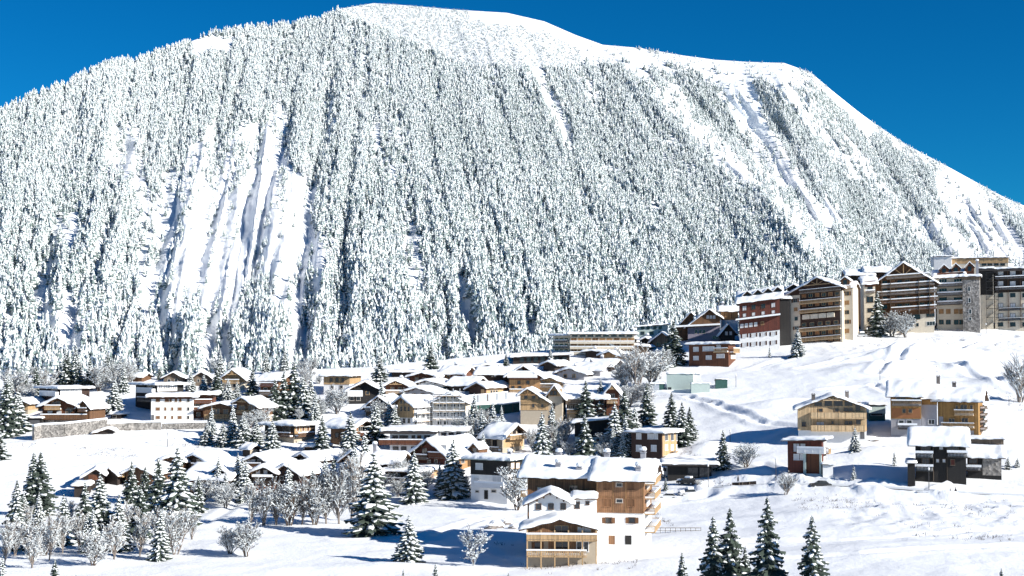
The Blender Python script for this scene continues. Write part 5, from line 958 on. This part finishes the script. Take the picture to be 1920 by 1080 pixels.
    f.win(1727, 836, 1744, 846, fr='bframe'); f.win(1761, 836, 1768, 843, fr='greyw', pane='curtain'); f.win(1776, 836, 1797, 846, fr='bframe'); f.balc(1717, 1750, 849, 857, mat='black', snow=.5); f.balc(1776, 1814, 848, 856, mat='black', snow=.5); f.balc(1717, 1750, 874, 882, mat='black', snow=.5); f.wins([1758, 1770], 861, 867, 5, fr='greyw', pane='curtain'); f.win(1783, 862, 1790, 872, fr='greyw', pane='red'); f.panel(1749, 834, 1751, 902, mat='greyw', name='post', out=.3); f.panel(1775, 834, 1776.5, 902, mat='greyw', name='post', out=.3); f.win(1729, 860, 1742, 872, fr='bframe')
    H('black_chalet', '', 1702, 1716, 904, 870, 8, 16, 'f', mats=('black', 'black'), over=.3, snow=.4, root=f, dz=-2)
    g = H('black_annex', 'low dark stone annex with thick snow roof right of the charred black chalet', 1814, 1878, 893, 857, 9, 18, 'e', .3, mats=('stone', 'black'), over=.9, snow=.7, cat='annex', low=None); g.win(1817, 861, 1832, 869, fr='bframe'); g.balc(1806, 1840, 875, 881, mat='dark', snow=.5); g.panel(1842, 858, 1878, 892, mat='stone')
    g = H('snow_shelter', 'long flat snow covered shelter roof between the golden house and the dark annex', 1818, 1882, 832, 824, 5, 18, 'f', mats=('greyw', 'greyw'), over=.6, snow=.35, cat='shelter', roofm='greyw')
    h = H('concrete_building', 'pale green concrete lift building with ramp wall on the slope', 1250, 1300, 733, 702, 9, 9, 'f', mats=('conc', 'conc'), over=.05, snow=.3, cat='building', roofm='conc'); h.win(1252, 726, 1259, 733, fr='conc', mull=False)
    H('concrete_building', '', 1296, 1331, 735, 720, 5, 5, 'f', mats=('conc', 'conc'), over=.05, snow=.2, root=h, dz=-3, roofm='conc')
    H('concrete_building', '', 1299, 1315, 734, 702, 6, 5, 'f', mats=('white', 'white'), over=.05, snow=.3, root=h, dz=3, roofm='white')
    q = H('kiosk', 'small dark green netted box at the right of the concrete lift building', 1342, 1364, 730, 712, 5, 6, 'm', -.1, mats=('net', 'net'), over=.1, snow=.2, cat='kiosk')
    q = H('kiosk', 'gray booth and green panels left of the concrete lift building', 1218, 1246, 735, 720, 4, 5, 'f', mats=('tarp', 'net'), over=.1, snow=.3, cat='kiosk'); q.panel(1224, 716, 1236, 734, mat='tarp')
# ------------------------------------------------------------------ trees one can tell apart
def kinds():
    K = {}
    K['a'] = [make_conifer('a', 15, 3.3, 24, 11, 4, .78, 11), make_conifer('a', 15, 3.6, 22, 11, 4, .85, 12)]       # snowy broad
    K['b'] = [make_conifer('b', 15, 2.9, 26, 10, 4, .5, 13), make_conifer('b', 15, 2.7, 25, 10, 4, .55, 14), make_conifer('b', 15, 3.2, 24, 10, 4, .48, 15)]   # dark, pointed
    K['s'] = [make_conifer('s', 15, 4.2, 12, 9, 3, 1.0, 16)]                                                          # young, buried in snow
    K['f'] = [frosty(21, 9, 1.0, 3, 4, .35), frosty(22, 9, .9, 4, 4, .4), frosty(23, 10, .75, 3, 4, .3, 'birch'), frosty(24, 9, 1.15, 3, 4, .45)]
    K['t'] = [frosty(31, 12, .5, 2, 4, .3, 'birch', 4), frosty(32, 12, .45, 1, 4, .3, 'birch', 5)]                     # slender birches
    K['g'] = [frosty(41, 8, 1.1, 1, 4, .75, 'bark', 4)]                                                               # fruit tree
    K['w'] = [frosty(51, 8, .8, 4, 3, .2, 'birch', 5)]
    H0 = dict(a=15, b=15, s=15, f=10, t=14, g=8.6, w=8.6)
    return K, H0
TREES = [
 # kind, px, base, top, width factor, label
 ('b', 62, 966, 850, 1.15, 'left one of a close pair of pointed firs standing in the white field at left'),
 ('b', 75, 966, 848, 1.15, 'right one of a close pair of pointed firs standing in the white field at left'),
 ('a', 186, 1005, 888, 1.15, 'broad fir rising before the leftmost barn of the lower hamlet'), ('b', 246, 945, 866, 1.1, 'fir left of three before the hamlet roofs'),
 ('b', 296, 965, 856, 1.15, 'dark fir in the middle of three before the hamlet roofs'), ('a', 331, 990, 842, 1.15, 'tallest fir of the hamlet group, snow laden on its sunny side'), ('b', 272, 940, 874, 1.1, 'shorter fir wedged between two taller ones before the hamlet roofs'),
 ('a', 700, 1000, 848, 1.35, 'largest snow laden fir standing alone left of the timber lodge'), ('a', 766, 1050, 962, 1.35, 'bushy round fir on the open snow left of the largest chalet'),
 ('a', 776, 944, 846, 1.05, 'slim fir before the dark timber lodge terrace'), ('a', 850, 930, 822, 1.1, 'drooping pale fir beside the white and black house'),
 ('a', 1016, 862, 770, .9, 'narrow snowy fir behind the roof of the largest chalet at left'), ('b', 1097, 862, 776, 1.25, 'striped fir in front of the black timber barn'), ('b', 1098, 792, 712, 1.2, 'left one of two tall firs before the balconied brown chalet'),
 ('b', 1126, 788, 710, 1.15, 'right one of two tall firs before the balconied brown chalet'), ('b', 1171, 840, 730, 1.15, 'tall fir left of the chocolate house'), ('a', 1152, 850, 752, 1.0, 'snowy fir between the black barn and the chocolate house'), ('b', 1213, 795, 715, 1.1, 'fir at the edge of the leafless grove above the chocolate house'),
 ('a', 1190, 820, 760, 1.1, 'low snowy fir beside the fir left of the chocolate house'), ('b', 1259, 800, 734, 1.1, 'slim fir standing alone on the slope behind the chocolate house'), ('b', 1279, 836, 752, 1.15, 'front fir at the right corner of the chocolate house'), ('b', 1293, 822, 760, 1.1, 'rear fir at the right corner of the chocolate house'),
 ('b', 1356, 880, 806, 1.0, 'slim fir beside the street lamp right of the glazed pavilion'), ('b', 1263, 682, 600, 1.35, 'tall fir between the cream hotel and the red lodge'), ('a', 1496, 668, 614, 1.1, 'small snowy fir below the cream tower hotel'), ('b', 1646, 630, 546, 1.15, 'tall spruce before the great gabled hotel'),
 ('b', 808, 702, 645, 1.3, 'lone dark fir above the upper roofs at the forest edge'), ('a', 712, 722, 664, 1.3, 'snowy fir behind the dark timber chalet with the bright balcony'), ('b', 551, 782, 680, 1.15, 'tallest of the dark fir clump in the left village'), ('b', 532, 784, 698, 1.15, 'second fir of the dark clump, left of its tallest'), ('b', 515, 786, 712, 1.2, 'outer left fir of the dark clump in the left village'),
 ('a', 568, 783, 706, 1.25, 'outer right fir of the dark clump in the left village'), ('b', 406, 746, 687, 1.2, 'fir left of the cream chalet with the double gable'), ('b', 473, 742, 687, 1.2, 'fir right of the cream chalet with the double gable'), ('a', 427, 752, 708, 1.2, 'small fir just before the cream chalet with the double gable'), ('b', 604, 848, 779, 1.2, 'fir left of the orange brown timber house'),
 ('a', 657, 845, 772, 1.2, 'fir covering the corner of the orange brown timber house'), ('a', 704, 830, 752, 1.25, 'broad snowy fir left of the tan fronted scaffolded house'), ('a', 740, 806, 755, 1.2, 'small fir right beside the tan fronted scaffolded house'), ('a', 510, 856, 784, 1.1, 'snowy fir before the long low dark house'),
 ('a', 388, 832, 790, 1.5, 'leftmost of the snowy young firs under the twin timber chalets'), ('a', 418, 836, 792, 1.5, 'second of the snowy young firs under the twin timber chalets'), ('a', 455, 838, 776, 1.3, 'tallest of the snowy young firs under the twin timber chalets'), ('a', 480, 836, 788, 1.4, 'rightmost of the snowy young firs under the twin timber chalets'),
 ('b', 12, 815, 708, 1.2, 'big fir at the left picture edge beside the small tan chalet'), ('a', 32, 808, 728, 1.2, 'second fir right of the big one at the left picture edge'), ('b', -4, 860, 796, 1.5, 'fir cut by the left picture edge below the stone wall level'),
 ('b', 66, 742, 684, 1.2, 'fir behind the dark house with the white upper storey, left side'), ('b', 107, 724, 686, 1.2, 'short fir above the flat roof of the far left dark house'), ('b', 126, 726, 662, 1.2, 'tallest fir above the flat roof of the far left dark house'), ('b', 147, 728, 678, 1.2, 'fir right of the tallest above the far left dark house'), ('b', 168, 730, 674, 1.2, 'dense fir left of the leafless grove behind the left village'),
 ('b', 201, 716, 660, 1.2, 'fir standing within the leafless grove behind the left village'), ('a', 214, 774, 708, 1.1, 'snowy fir above the lone little wooden hut'), ('b', 50, 744, 702, 1.3, 'squat fir at far left under the rocks'), ('b', 300, 712, 686, 1.2, 'tiny fir behind the teal shaded chalet'), ('a', 357, 734, 696, 1.2, 'fir between the teal shaded chalet and the snowed up one'),
 ('a', 382, 742, 700, 1.2, 'fir before the snowed up gabled chalet'), ('a', 444, 750, 714, 1.2, 'low fir under the balcony of the cream chalet'), ('b', 949, 690, 662, 1.2, 'small fir left of the long dark flat building'), ('a', 1032, 690, 656, 1.2, 'snowy fir at the left corner of the cream hotel'),
 ('a', 780, 806, 782, 1.4, 'little dark fir at the foot of the side scaffolding'), ('a', 886, 840, 800, 1.3, 'snowy young fir left of the chalet with the tan right gable'), ('a', 1190, 900, 868, .1, ''),
 ('b', 1440, 1140, 928, 1.0, 'tallest fir of the foreground row at lower right'), ('b', 1370, 1132, 950, 1.0, 'second fir of the foreground row with a forked snowy side'), ('b', 1338, 1136, 966, 1.0, 'leftmost tall fir of the foreground row'), ('b', 1524, 1140, 963, 1.05, 'rightmost tall fir of the foreground row'),
 ('b', 1398, 1130, 1020, .9, 'short fir squeezed between the tall foreground firs'), ('b', 1279, 1110, 1028, 1.0, 'small sparse fir left of the foreground row'), ('b', 102, 1125, 1038, 1.1, 'dark fir top at the lower left edge'), ('b', 142, 1110, 1066, 1.0, 'tiny fir tip right of the dark one at lower left'), ('b', 816, 1105, 1050, 1.0, 'small fir tip at the bottom below the fruit tree'),
 ('b', 756, 1098, 1058, .8, 'tiny fir tip under the bushy round fir'), ('b', 953, 1095, 1070, 1.0, 'tiny fir tip below the largest chalet'), ('b', 1878, 1105, 1056, 1.0, 'small bare fir tip at the lower right corner'), ('a', 3, 1110, 1030, .9, 'snowy fir top in the lower left corner'),
 ('a', 1603, 852, 806, .95, 'slim young fir on the mound under the pale pine chalet'), ('s', 1601, 900, 866, .9, 'young fir entirely wrapped in snow right of the red house'), ('b', 1248, 918, 893, 1.0, 'tiny fir beside the snowed in car'), ('s', 1677, 868, 838, .8, 'snow lumped bush left of the black chalet'),
 ('s', 1890, 878, 852, 1.4, 'snow lumped bush at the right end of the dark annex'), ('s', 1908, 876, 856, 1.6, 'second snow lumped bush further right of the dark annex'), ('s', 1443, 670, 646, .7, 'brown tipped young tree below the dark red hotel'),
 ('b', 158, 1012, 902, 1.0, 'fir between the pointed pair and the broad hamlet fir'), ('a', 118, 1020, 925, 1.0, 'snowy fir low among the frosted trees at lower left'), ('a', 222, 1030, 925, 1.0, 'snowy fir at the front of the hamlet thicket'), ('b', 262, 1010, 905, 1.0, 'slender fir inside the hamlet thicket'), ('a', 300, 1045, 950, .9, 'lowest snowy fir at the right foot of the hamlet thicket'), ('b', 30, 1010, 900, 1.0, 'dark fir among slender trees near the left picture edge'), ('b', 372, 960, 890, 1.0, 'dark fir by the shaded hamlet terrace'), ('b', 585, 950, 880, 1.0, 'dark fir behind the birch row'), ('b', 625, 930, 855, 1.0, 'dark fir left of the twin snowy gables'),
 # leafless trees
 ('g', 888, 1058, 975, 1.15, 'small spreading fruit tree with snow clumps on the shaded slope'), ('f', 463, 1040, 962, 1.2, 'wide frosted bush tree left of the open snow'), ('f', 432, 1036, 975, 1.1, 'lower frosted bush joined to the left of the wide one'), ('f', 329, 1036, 925, 1.15, 'tall frosted tree before the tallest hamlet fir'),
 ('f', 214, 1046, 940, 1.15, 'frosted tree in front of the broad hamlet fir'), ('f', 175, 1058, 960, 1.1, 'thin stemmed frosted tree left of the broad hamlet fir'), ('f', 262, 1038, 935, 1.15, 'frosted tree in the thicket before the middle hamlet firs'), ('f', 298, 1022, 925, 1.1, 'frosted tree behind the tall one in the hamlet thicket'),
 ('f', 240, 1010, 915, 1.1, 'rear frosted tree of the hamlet thicket'), ('f', 150, 1030, 930, 1.1, 'frosted tree left end of the hamlet thicket'), ('t', 118, 1036, 930, 1.1, 'slender frosted tree right of the pointed fir pair'), ('f', 92, 1050, 950, 1.1, 'frosted tree below the pointed fir pair'), ('t', 60, 1062, 950, 1.2, 'slender frosted tree under the left fir of the pair'),
 ('t', 28, 1040, 925, 1.2, 'slender frosted tree near the left picture edge'), ('f', 8, 1056, 960, 1.1, 'frosted tree at the left picture edge'), ('t', 45, 1010, 915, 1.2, 'far slender frosted tree left of the pointed fir pair'), ('f', 128, 1000, 925, 1.1, 'low frosted tree at the shaded thicket edge'), ('f', 196, 1000, 935, 1.1, 'frosted tree hidden at the back of the broad hamlet fir'),
 ('f', 360, 1010, 940, 1.1, 'frosted tree right of the tallest hamlet fir'), ('t', 470, 985, 890, 1.2, 'first birch of the row before the dark chalets, leftmost'), ('t', 494, 985, 880, 1.2, 'birch before the lower dark chalet with the snow strip'), ('t', 518, 983, 875, 1.2, 'birch before the steep roofed red brown chalet'), ('f', 542, 984, 890, 1.1, 'bushy birch between slender ones in the middle of the row'),
 ('t', 566, 982, 880, 1.2, 'tall birch right of the red brown chalet'), ('f', 590, 982, 885, 1.1, 'bushy birch under the wide snow roof'), ('t', 612, 980, 868, 1.2, 'birch with three dark stems near the wide snow roof'), ('t', 636, 980, 858, 1.3, 'tall pale birch under the twin snowy gables'), ('t', 658, 975, 850, 1.3, 'birch left of the largest lone fir'), ('f', 650, 950, 895, 1.1, 'low frosted bush behind the largest lone fir'),
 ('f', 470, 950, 915, 1.2, 'low frosted bush at the left end of the birch row'), ('t', 668, 935, 840, 1.2, 'thin birch before the twin snowy gables'), ('f', 970, 955, 862, .95, 'frosted slender tree between the white and black house and the largest chalet'), ('f', 1400, 878, 826, 1.5, 'round frosted tree beside the road right of the slim fir'), ('f', 920, 835, 768, 1.4, 'frosted tree below the green site net'), ('f', 890, 812, 772, 1.4, 'frosted bush at the right foot of the scaffolding'),
 ('f', 868, 815, 775, 1.2, 'dark twigged bush before the scaffolding'), ('f', 632, 778, 722, 1.2, 'leafless frosted tree before the square tan house'), ('f', 622, 762, 728, 1.2, 'bush beside the white base of the square tan house'), ('f', 1195, 735, 650, 1.3, 'largest of the gray leafless grove above the lift building'), ('f', 1222, 725, 648, 1.2, 'right one of the gray leafless grove'), ('f', 1170, 725, 668, 1.2, 'left one of the gray leafless grove'),
 ('f', 1210, 765, 712, 1.2, 'leafless tree under the gray grove beside the snow slope'), ('f', 1180, 765, 715, 1.2, 'leafless tree behind the tall fir left of the chocolate house'), ('f', 1245, 690, 650, 1.3, 'leafless bush below the tall fir by the red lodge'), ('w', 1912, 752, 655, 1.0, 'tall bare tree at the right picture edge above the houses'), ('w', 1473, 928, 880, 1.2, 'thin leafless sapling below the red house road'),
 ('f', 1698, 632, 580, 1.2, 'brown leafless tree right of the tall spruce before the gabled hotel'), ('f', 1672, 630, 572, 1.2, 'dark leafless tree between the spruce and the gabled hotel terrace'), ('f', 1057, 830, 780, 1.2, 'leafless shrub left of the black timber barn'), ('f', 1130, 860, 825, 1.2, 'frosted shrub right of the striped fir'), ('f', 1000, 845, 800, 1.1, 'frosted shrub right of the chalet with the tan right gable'),
 ('f', 185, 735, 680, 1.3, 'leafless grove tree left of the hillside fir'), ('f', 218, 730, 676, 1.3, 'leafless grove tree right of the hillside fir'), ('f', 240, 728, 685, 1.3, 'leafless tree above the dark flat roofed house'), ('f', 85, 735, 690, 1.3, 'frosted tree between firs above the far left dark house'), ('f', 30, 745, 690, 1.3, 'frosted tree at the far left under the rocks'),
 ('f', 870, 925, 880, 1.1, 'frosted shrub between the drooping fir and the white and black house'), ('f', 745, 930, 890, 1.1, 'shrub under the terrace of the timber lodge'), ('f', 1310, 915, 897, 1.0, 'small dark twigged bush beside the parking place'), ('f', 575, 720, 690, 1.4, 'frosted tree at the forest edge left of the square tan house'), ('f', 1100, 905, 880, .1, ''),
]
def plant_trees():
    K, H0 = kinds(); used = set(); rnd = random.Random(4)
    for kd, px, base, top, wf, lab in TREES:
        if not lab: continue
        D = Dg(px, base); x, y, z = P(px, base, D); z = float(gz(x, y)) - .15; h = (base - top) * D / F * (.78 if kd in 'ft' and px < 420 and base > 900 else 1)
        ks = 't' if (kd == 'f' and px < 420 and base > 900 and int(px) % 2 == 0) else kd; src = K[ks][rnd.randrange(len(K[ks]))]; s = h / H0[ks] * (1.2 if ks != kd else 1); rz = rnd.uniform(0, 6.28)
        wmul = s * wf * {'a': 1.3, 'b': 1.3}.get(kd, 1)
        lo = (x, y, z)
        if src.name not in used:
            used.add(src.name); t = src; t.location = lo; t.rotation_euler = (0, 0, rz); t.scale = (wmul, wmul, s)
        else: t = dup(src, lo, rz, (wmul, s))
        t['label'] = lab; t['category'] = 'tree'
        g = {'a': 'snowy firs in the village', 'b': 'dark firs in the village', 's': 'young firs wrapped in snow', 'f': 'frosted leafless trees', 't': 'frosted birches', 'w': 'bare trees', 'g': None}[kd]
        if g: t['group'] = g
    for k in K.values():
        for src in k:
            if src.name not in used:
                for c in list(src.children): bpy.data.objects.remove(c)
                bpy.data.objects.remove(src)

SHRUB_SPOTS = [(520, 850, 690, 965), (700, 770, 760, 800), (560, 770, 600, 790), (840, 790, 960, 860), (1000, 800, 1070, 860), (1140, 850, 1180, 862), (390, 800, 500, 842), (0, 740, 60, 780), (180, 690, 245, 740), (20, 970, 200, 1040), (380, 920, 460, 960), (1160, 690, 1245, 760), (640, 905, 720, 960), (860, 790, 930, 830), (60, 690, 250, 725), (400, 700, 600, 720), (740, 900, 880, 930)]
def shrubs(K):
    rnd = random.Random(77); src = None
    lib = [o for o in COL.objects if o.get('group') == 'frosted leafless trees'][:4]
    firs = [o for o in COL.objects if o.get('group') == 'snowy firs in the village'][:2]
    for i in range(170):
        x0, y0, x1, y1 = SHRUB_SPOTS[i % len(SHRUB_SPOTS)]; px = rnd.uniform(x0, x1); py = rnd.uniform(y0, y1); D = Dg(px, py); x, y, z = P(px, py, D)
        if i % 2: s = rnd.uniform(.3, .72); dup(rnd.choice(firs), (x, y, float(gz(x, y)) - .1), rnd.uniform(0, 6), (s, s), 'small young fir among the gardens and groves of the village', 'young firs among the gardens')['category'] = 'tree'
        else: s = rnd.uniform(.3, .62); dup(rnd.choice(lib), (x, y, float(gz(x, y)) - .1), rnd.uniform(0, 6), (s * 1.2, s), 'frosted garden shrub among the houses and groves of the village', 'frosted garden shrubs')['category'] = 'shrub'
def dry_grass():
    rnd = random.Random(9); m = MB()
    lines = [((20, 835), (110, 833), 30), ((110, 838), (250, 846), 40), ((150, 850), (260, 855), 25), ((300, 830), (380, 838), 30), ((1560, 910), (1720, 918), 30), ((1770, 930), (1900, 937), 70), ((1480, 935), (1650, 945), 50), ((1500, 950), (1900, 965), 160), ((1700, 985), (1900, 1000), 60), ((1300, 900), (1440, 916), 40), ((1610, 640), (1900, 640), 120), ((1640, 690), (1760, 690), 60), ((980, 1056), (1200, 1062), 50), ((1230, 960), (1260, 985), 20), ((1850, 700), (1915, 760), 60), ((900, 1010), (960, 1020), 10), ((1255, 850), (1310, 860), 20), ((1240, 745), (1340, 760), 30)]
    for a, b, n in lines:
        for i in range(n):
            t = rnd.random(); px = a[0] + (b[0] - a[0]) * t + rnd.gauss(0, 6); py = a[1] + (b[1] - a[1]) * t + rnd.gauss(0, 6 if n > 45 else 2); g = gpos(px, py, -.05)
            for k in range(rnd.randint(2, 5)):
                dx, dy = rnd.uniform(-.35, .35), rnd.uniform(-.2, .2); h = rnd.uniform(.15, .5)
                m.tube((g[0] + dx, g[1] + dy, g[2]), (g[0] + dx * 1.8, g[1] + dy, g[2] + h), .035, .015, 3, 0, False)
    o = m.build('dry_stalks', 'bark'); tag(o, 'dry brown stalks poking through the snow banks', 'undergrowth', kind='stuff')

# ------------------------------------------------------------------ street things
def gpos(px, py, dz=0):
    D = Dg(px, py); x, y, z = P(px, py, D); return (x, y, float(gz(x, y)) + dz)
def lamp(px, base, top, lab):
    p = gpos(px, base); h = (base - top) * p[1] / F; r = empty('street_lamp', p, 0, lab, 'street lamp', 'street lamps')
    m = MB(); m.tube((0, 0, -.5), (0, 0, h - .4), .08, .06, 8); m.tube((0, 0, h - .4), (.1, 0, h - .25), .1, .05, 8); m.build('pole', 'metal', r)
    m = MB(); m.tube((0, 0, h - .42), (0, 0, h - .05), .13, .2, 8); q = m.build('lamp_head', 'lampg', r); m = MB(); m.blob((0, 0, h + .03), .24, .24, .12, 0, 8, 4); m.build('lamp_cap', 'roofsnow', r)
def car(px, base, rz, paint, lab, L=4.3, Hh=1.45, snow=.0, kind='car', dz=0, group=None):
    p = gpos(px, base, dz); r = empty(kind if kind != 'car' else 'parked_car', p, R(rz), lab, kind, group); Wd = 1.75 if kind == 'car' else 1.95
    def loft(prof, y0, y1, mb, m=0, inset=0):
        n = len(prof); v = [(x, y0 + (inset if z > Hh * .6 else 0), z) for x, z in prof] + [(x, y1 - (inset if z > Hh * .6 else 0), z) for x, z in prof]
        mb.add(v, [tuple(range(n))[::-1], tuple(range(n, 2 * n))] + [(i, (i + 1) % n, n + (i + 1) % n, n + i) for i in range(n)], m)
    a = L / 2; w = Wd / 2; mb = MB()
    if kind == 'car':
        loft([(-a, .35), (-a, .75), (-a + .25, .9), (-.25 * L, .95), (.22 * L, .95), (a - .3, .85), (a, .7), (a, .35)], -w, w, mb)
        b = mb.build('body', paint, r); mb = MB(); loft([(-.38 * L, .94), (-.26 * L, Hh), (.06 * L, Hh), (.24 * L, .94)], -w + .06, w - .06, mb, 0, .14); mb.build('cabin', 'glass', r)
        mb = MB(); mb.box(-.25 * L, .05 * L, -w + .18, w - .18, Hh, Hh + .04 + snow); mb.build('roof', 'roofsnow' if snow else paint, r)
    else:
        loft([(-a, .4), (-a, Hh - .15), (-a + .15, Hh), (a - 1.7, Hh), (a - .9, 1.35), (a - .1, 1.1), (a, .8), (a, .4)], -w, w, mb); b = mb.build('body', paint, r)
        mb = MB(); loft([(a - 1.72, Hh - .1), (a - 1.62, Hh - .02), (a - .86, 1.4), (a - 1.72, 1.4)], -w - .02, w + .02, mb); mb.box(-a + .5, a - 1.9, -w - .02, -w, 1.25, 1.85); mb.build('side_window', 'glass', r)
        mb = MB(); mb.box(-a + .1, a - 1.8, -w + .1, w - .1, Hh, Hh + .25); mb.build('snow_cover', 'roofsnow', r)
    for x in (-.3 * L, .3 * L):
        for y in (-w, w):
            t = MB(); s_ = -1 if y < 0 else 1; t.tube((x, y - .2 * s_, .33), (x, y + .02 * s_, .33), .33, .33, 14); q = t.build('wheel', 'tyre', r); t = MB(); t.tube((x, y + .02 * s_, .33), (x, y + .04 * s_, .33), .19, .17, 10); t.build('rim', 'steel', q)
    for y in (-w + .25, w - .25):
        t = MB(); t.blob((a - .02, y, .68), .06, .16, .09, 0, 6, 4); t.build('headlight', 'lampg', r)
    if snow:
        t = MB(); t.box(.24 * L, a - .15, -w + .1, w - .1, .9, .95 + snow * .7); t.build('snow_cover', 'roofsnow', r)
    return r
def person(px, base, h, lab, rz=0, coat='coat', stride=.22):
    p = gpos(px, base); me = bpy.data.meshes.new('person')
    k = h / 1.75; J = [(0, 0, .95), (0, 0, 1.15), (0, 0, 1.42), (0, 0, 1.52), (0, 0, 1.62), (0, 0, 1.74),
         (.1, 0, .9), (.11, -stride, .5), (.11, -stride * .9, .07), (.11, -stride - .16, .03), (-.1, 0, .9), (-.11, stride, .5), (-.11, stride * 1.5, .09), (-.11, stride * 1.2, .03),
         (.2, 0, 1.4), (.26, .1, 1.14), (.25, -.02, .9), (-.2, 0, 1.4), (-.26, -.1, 1.14), (-.25, .05, .9), (.25, -.05, .82), (-.25, .02, .82)]
    E = [(0, 1), (1, 2), (2, 3), (3, 4), (4, 5), (0, 6), (6, 7), (7, 8), (8, 9), (0, 10), (10, 11), (11, 12), (12, 13), (2, 14), (14, 15), (15, 16), (2, 17), (17, 18), (18, 19), (16, 20), (19, 21)]
    Rr = [.15, .15, .15, .06, .1, .09, .1, .07, .05, .05, .1, .07, .05, .05, .08, .055, .045, .08, .055, .045, .04, .04]
    me.from_pydata([tuple(c * k for c in j) for j in J], E, []); o = bpy.data.objects.new('person', me); COL.objects.link(o); o.modifiers.new('skin', 'SKIN')
    for i, r_ in enumerate(Rr): me.skin_vertices[0].data[i].radius = (r_ * k, r_ * k * .85)
    me.skin_vertices[0].data[0].use_root = True
    o.modifiers.new('sub', 'SUBSURF').levels = 1; me.materials.append(M['coat'])
    o.location = p; o.rotation_euler = (0, 0, R(rz)); tag(o, lab, 'person')
    t = MB(); t.tube((0, 0, .78 * k), (0, 0, 1.12 * k), .2 * k, .19 * k, 10, 0); t.tube((0, 0, 1.12 * k), (0, 0, 1.46 * k), .19 * k, .15 * k, 10, 0); t.build('jacket', coat, o)
    t = MB(); t.blob((0, -.02, 1.66 * k), .095 * k, .11 * k, .12 * k, 0, 8, 6); t.build('face', 'skin', o); t = MB(); t.blob((0, .01, 1.71 * k), .11 * k, .12 * k, .1 * k, 0, 8, 5); t.build('hat', 'coat', o)
def boulder(px, base, r, lab, sn=True):
    p = gpos(px, base); m = MB(); random.seed(int(px)); m.blob((0, 0, 0), r, r * .7, r * .7, 0, 9, 7, .18); m.blob((0, .1, r * .25), r * .95, r * .7, r * .62, 1, 9, 7, .1); o = m.build('boulder', ['rock', 'roofsnow'], None, False); o.location = p; tag(o, lab, 'rock')
def street():
    lamp(1650, 714, 693, 'street lamp on the upper slope above the orange timber house'); lamp(1455, 906, 860, 'street lamp left of the dark red house'); lamp(1742, 923, 872, 'tall street lamp in front of the charred black chalet'); lamp(1380, 727, 704, 'small street lamp right of the lift building')
    lamp(1369, 834, 811, 'street lamp at the edge of the blue slope shadow'); lamp(1328, 915, 870, 'street lamp by the glazed pavilion'); lamp(1849, 628, 609, 'street lamp before the stone tower of the gabled hotel'); lamp(1892, 760, 742, 'street lamp on the slope right of the golden house'); lamp(314, 838, 808, 'thin lamp post on the snow field below the stone wall'); lamp(1626, 640, 617, 'street lamp left of the tall spruce at the hotels')
    car(1255, 894, 184, 'cars', 'silver van parked beside the glazed pavilion', 5.2, 2.1, .2, 'van'); car(1288, 908, 150, 'carb', 'dark car with snow covered roof on the parking place', 4.4, 1.5, .3); car(1290, 926, 195, 'cars', 'car half buried in snow in front of the dark parked car', 4.3, 1.5, .45, dz=-.3)
    car(1538, 913, 186, 'carb', 'black car driving on the road below the red house', 4.4, 1.4, 0, dz=.05); car(1522, 643, 175, 'carw', 'left one of two white cars before the balcony hotel', 4.2, 1.5, .3); car(1543, 641, 175, 'carw', 'right one of two white cars before the balcony hotel', 4.2, 1.5, .3); car(1614, 636, 180, 'cars', 'snow topped car near the corner of the balcony hotel', 4.4, 1.5, .5)
    car(1252, 932, 170, 'carw', 'white car nearly hidden by snow beside the largest chalet', 4.2, 1.4, .5, dz=-.4)
    person(1384, 909, 1.8, 'person in dark coat walking by the footbridge rail', 80); person(1782, 927, 1.75, 'left walker in dark clothes on the road below the black chalet', 90); person(1792, 926, 1.8, 'right walker in brown jacket on the road below the black chalet', 95, 'coatr', .15)
    person(1752, 606 + 14, 1.75, 'person in dark coat by the rail fence of the gabled hotel', 60)
    boulder(930, 990, 1.6, 'snow capped boulder on the shaded slope left of the largest chalet'); boulder(948, 984, 1.3, 'dark rock beside the snow capped boulder left of the largest chalet'); boulder(963, 992, 1.0, 'small rock close to the eaves of the largest chalet'); boulder(919, 996, 1.1, 'lowest rock of the outcrop left of the largest chalet')
    boulder(1638, 822, 1.2, 'snow capped block right of the pale pine chalet')
    # snow covered woodpile and terrace rail by the big chalet
    m = MB()
    for i in range(12): m.box(i * .9 - 5, i * .9 - 4.93, -.04, .04, 0, 1.0)
    m.box(-5, 5, -.05, .05, .95, 1.05); m.box(-5, 5, -.04, .04, .5, .56); o = m.build('garden_fence', 'greyw'); o.location = gpos(1262, 994, -.2); tag(o, 'low wooden garden rail on the snow right of the largest chalet', 'fence')
build_ground(); build_roads(); build_mountain(); build_forest()
left_side(); lower_hamlet(); main_chalet(); centre(); hotels(); right_side()
plant_trees(); shrubs(0); street(); dry_grass()
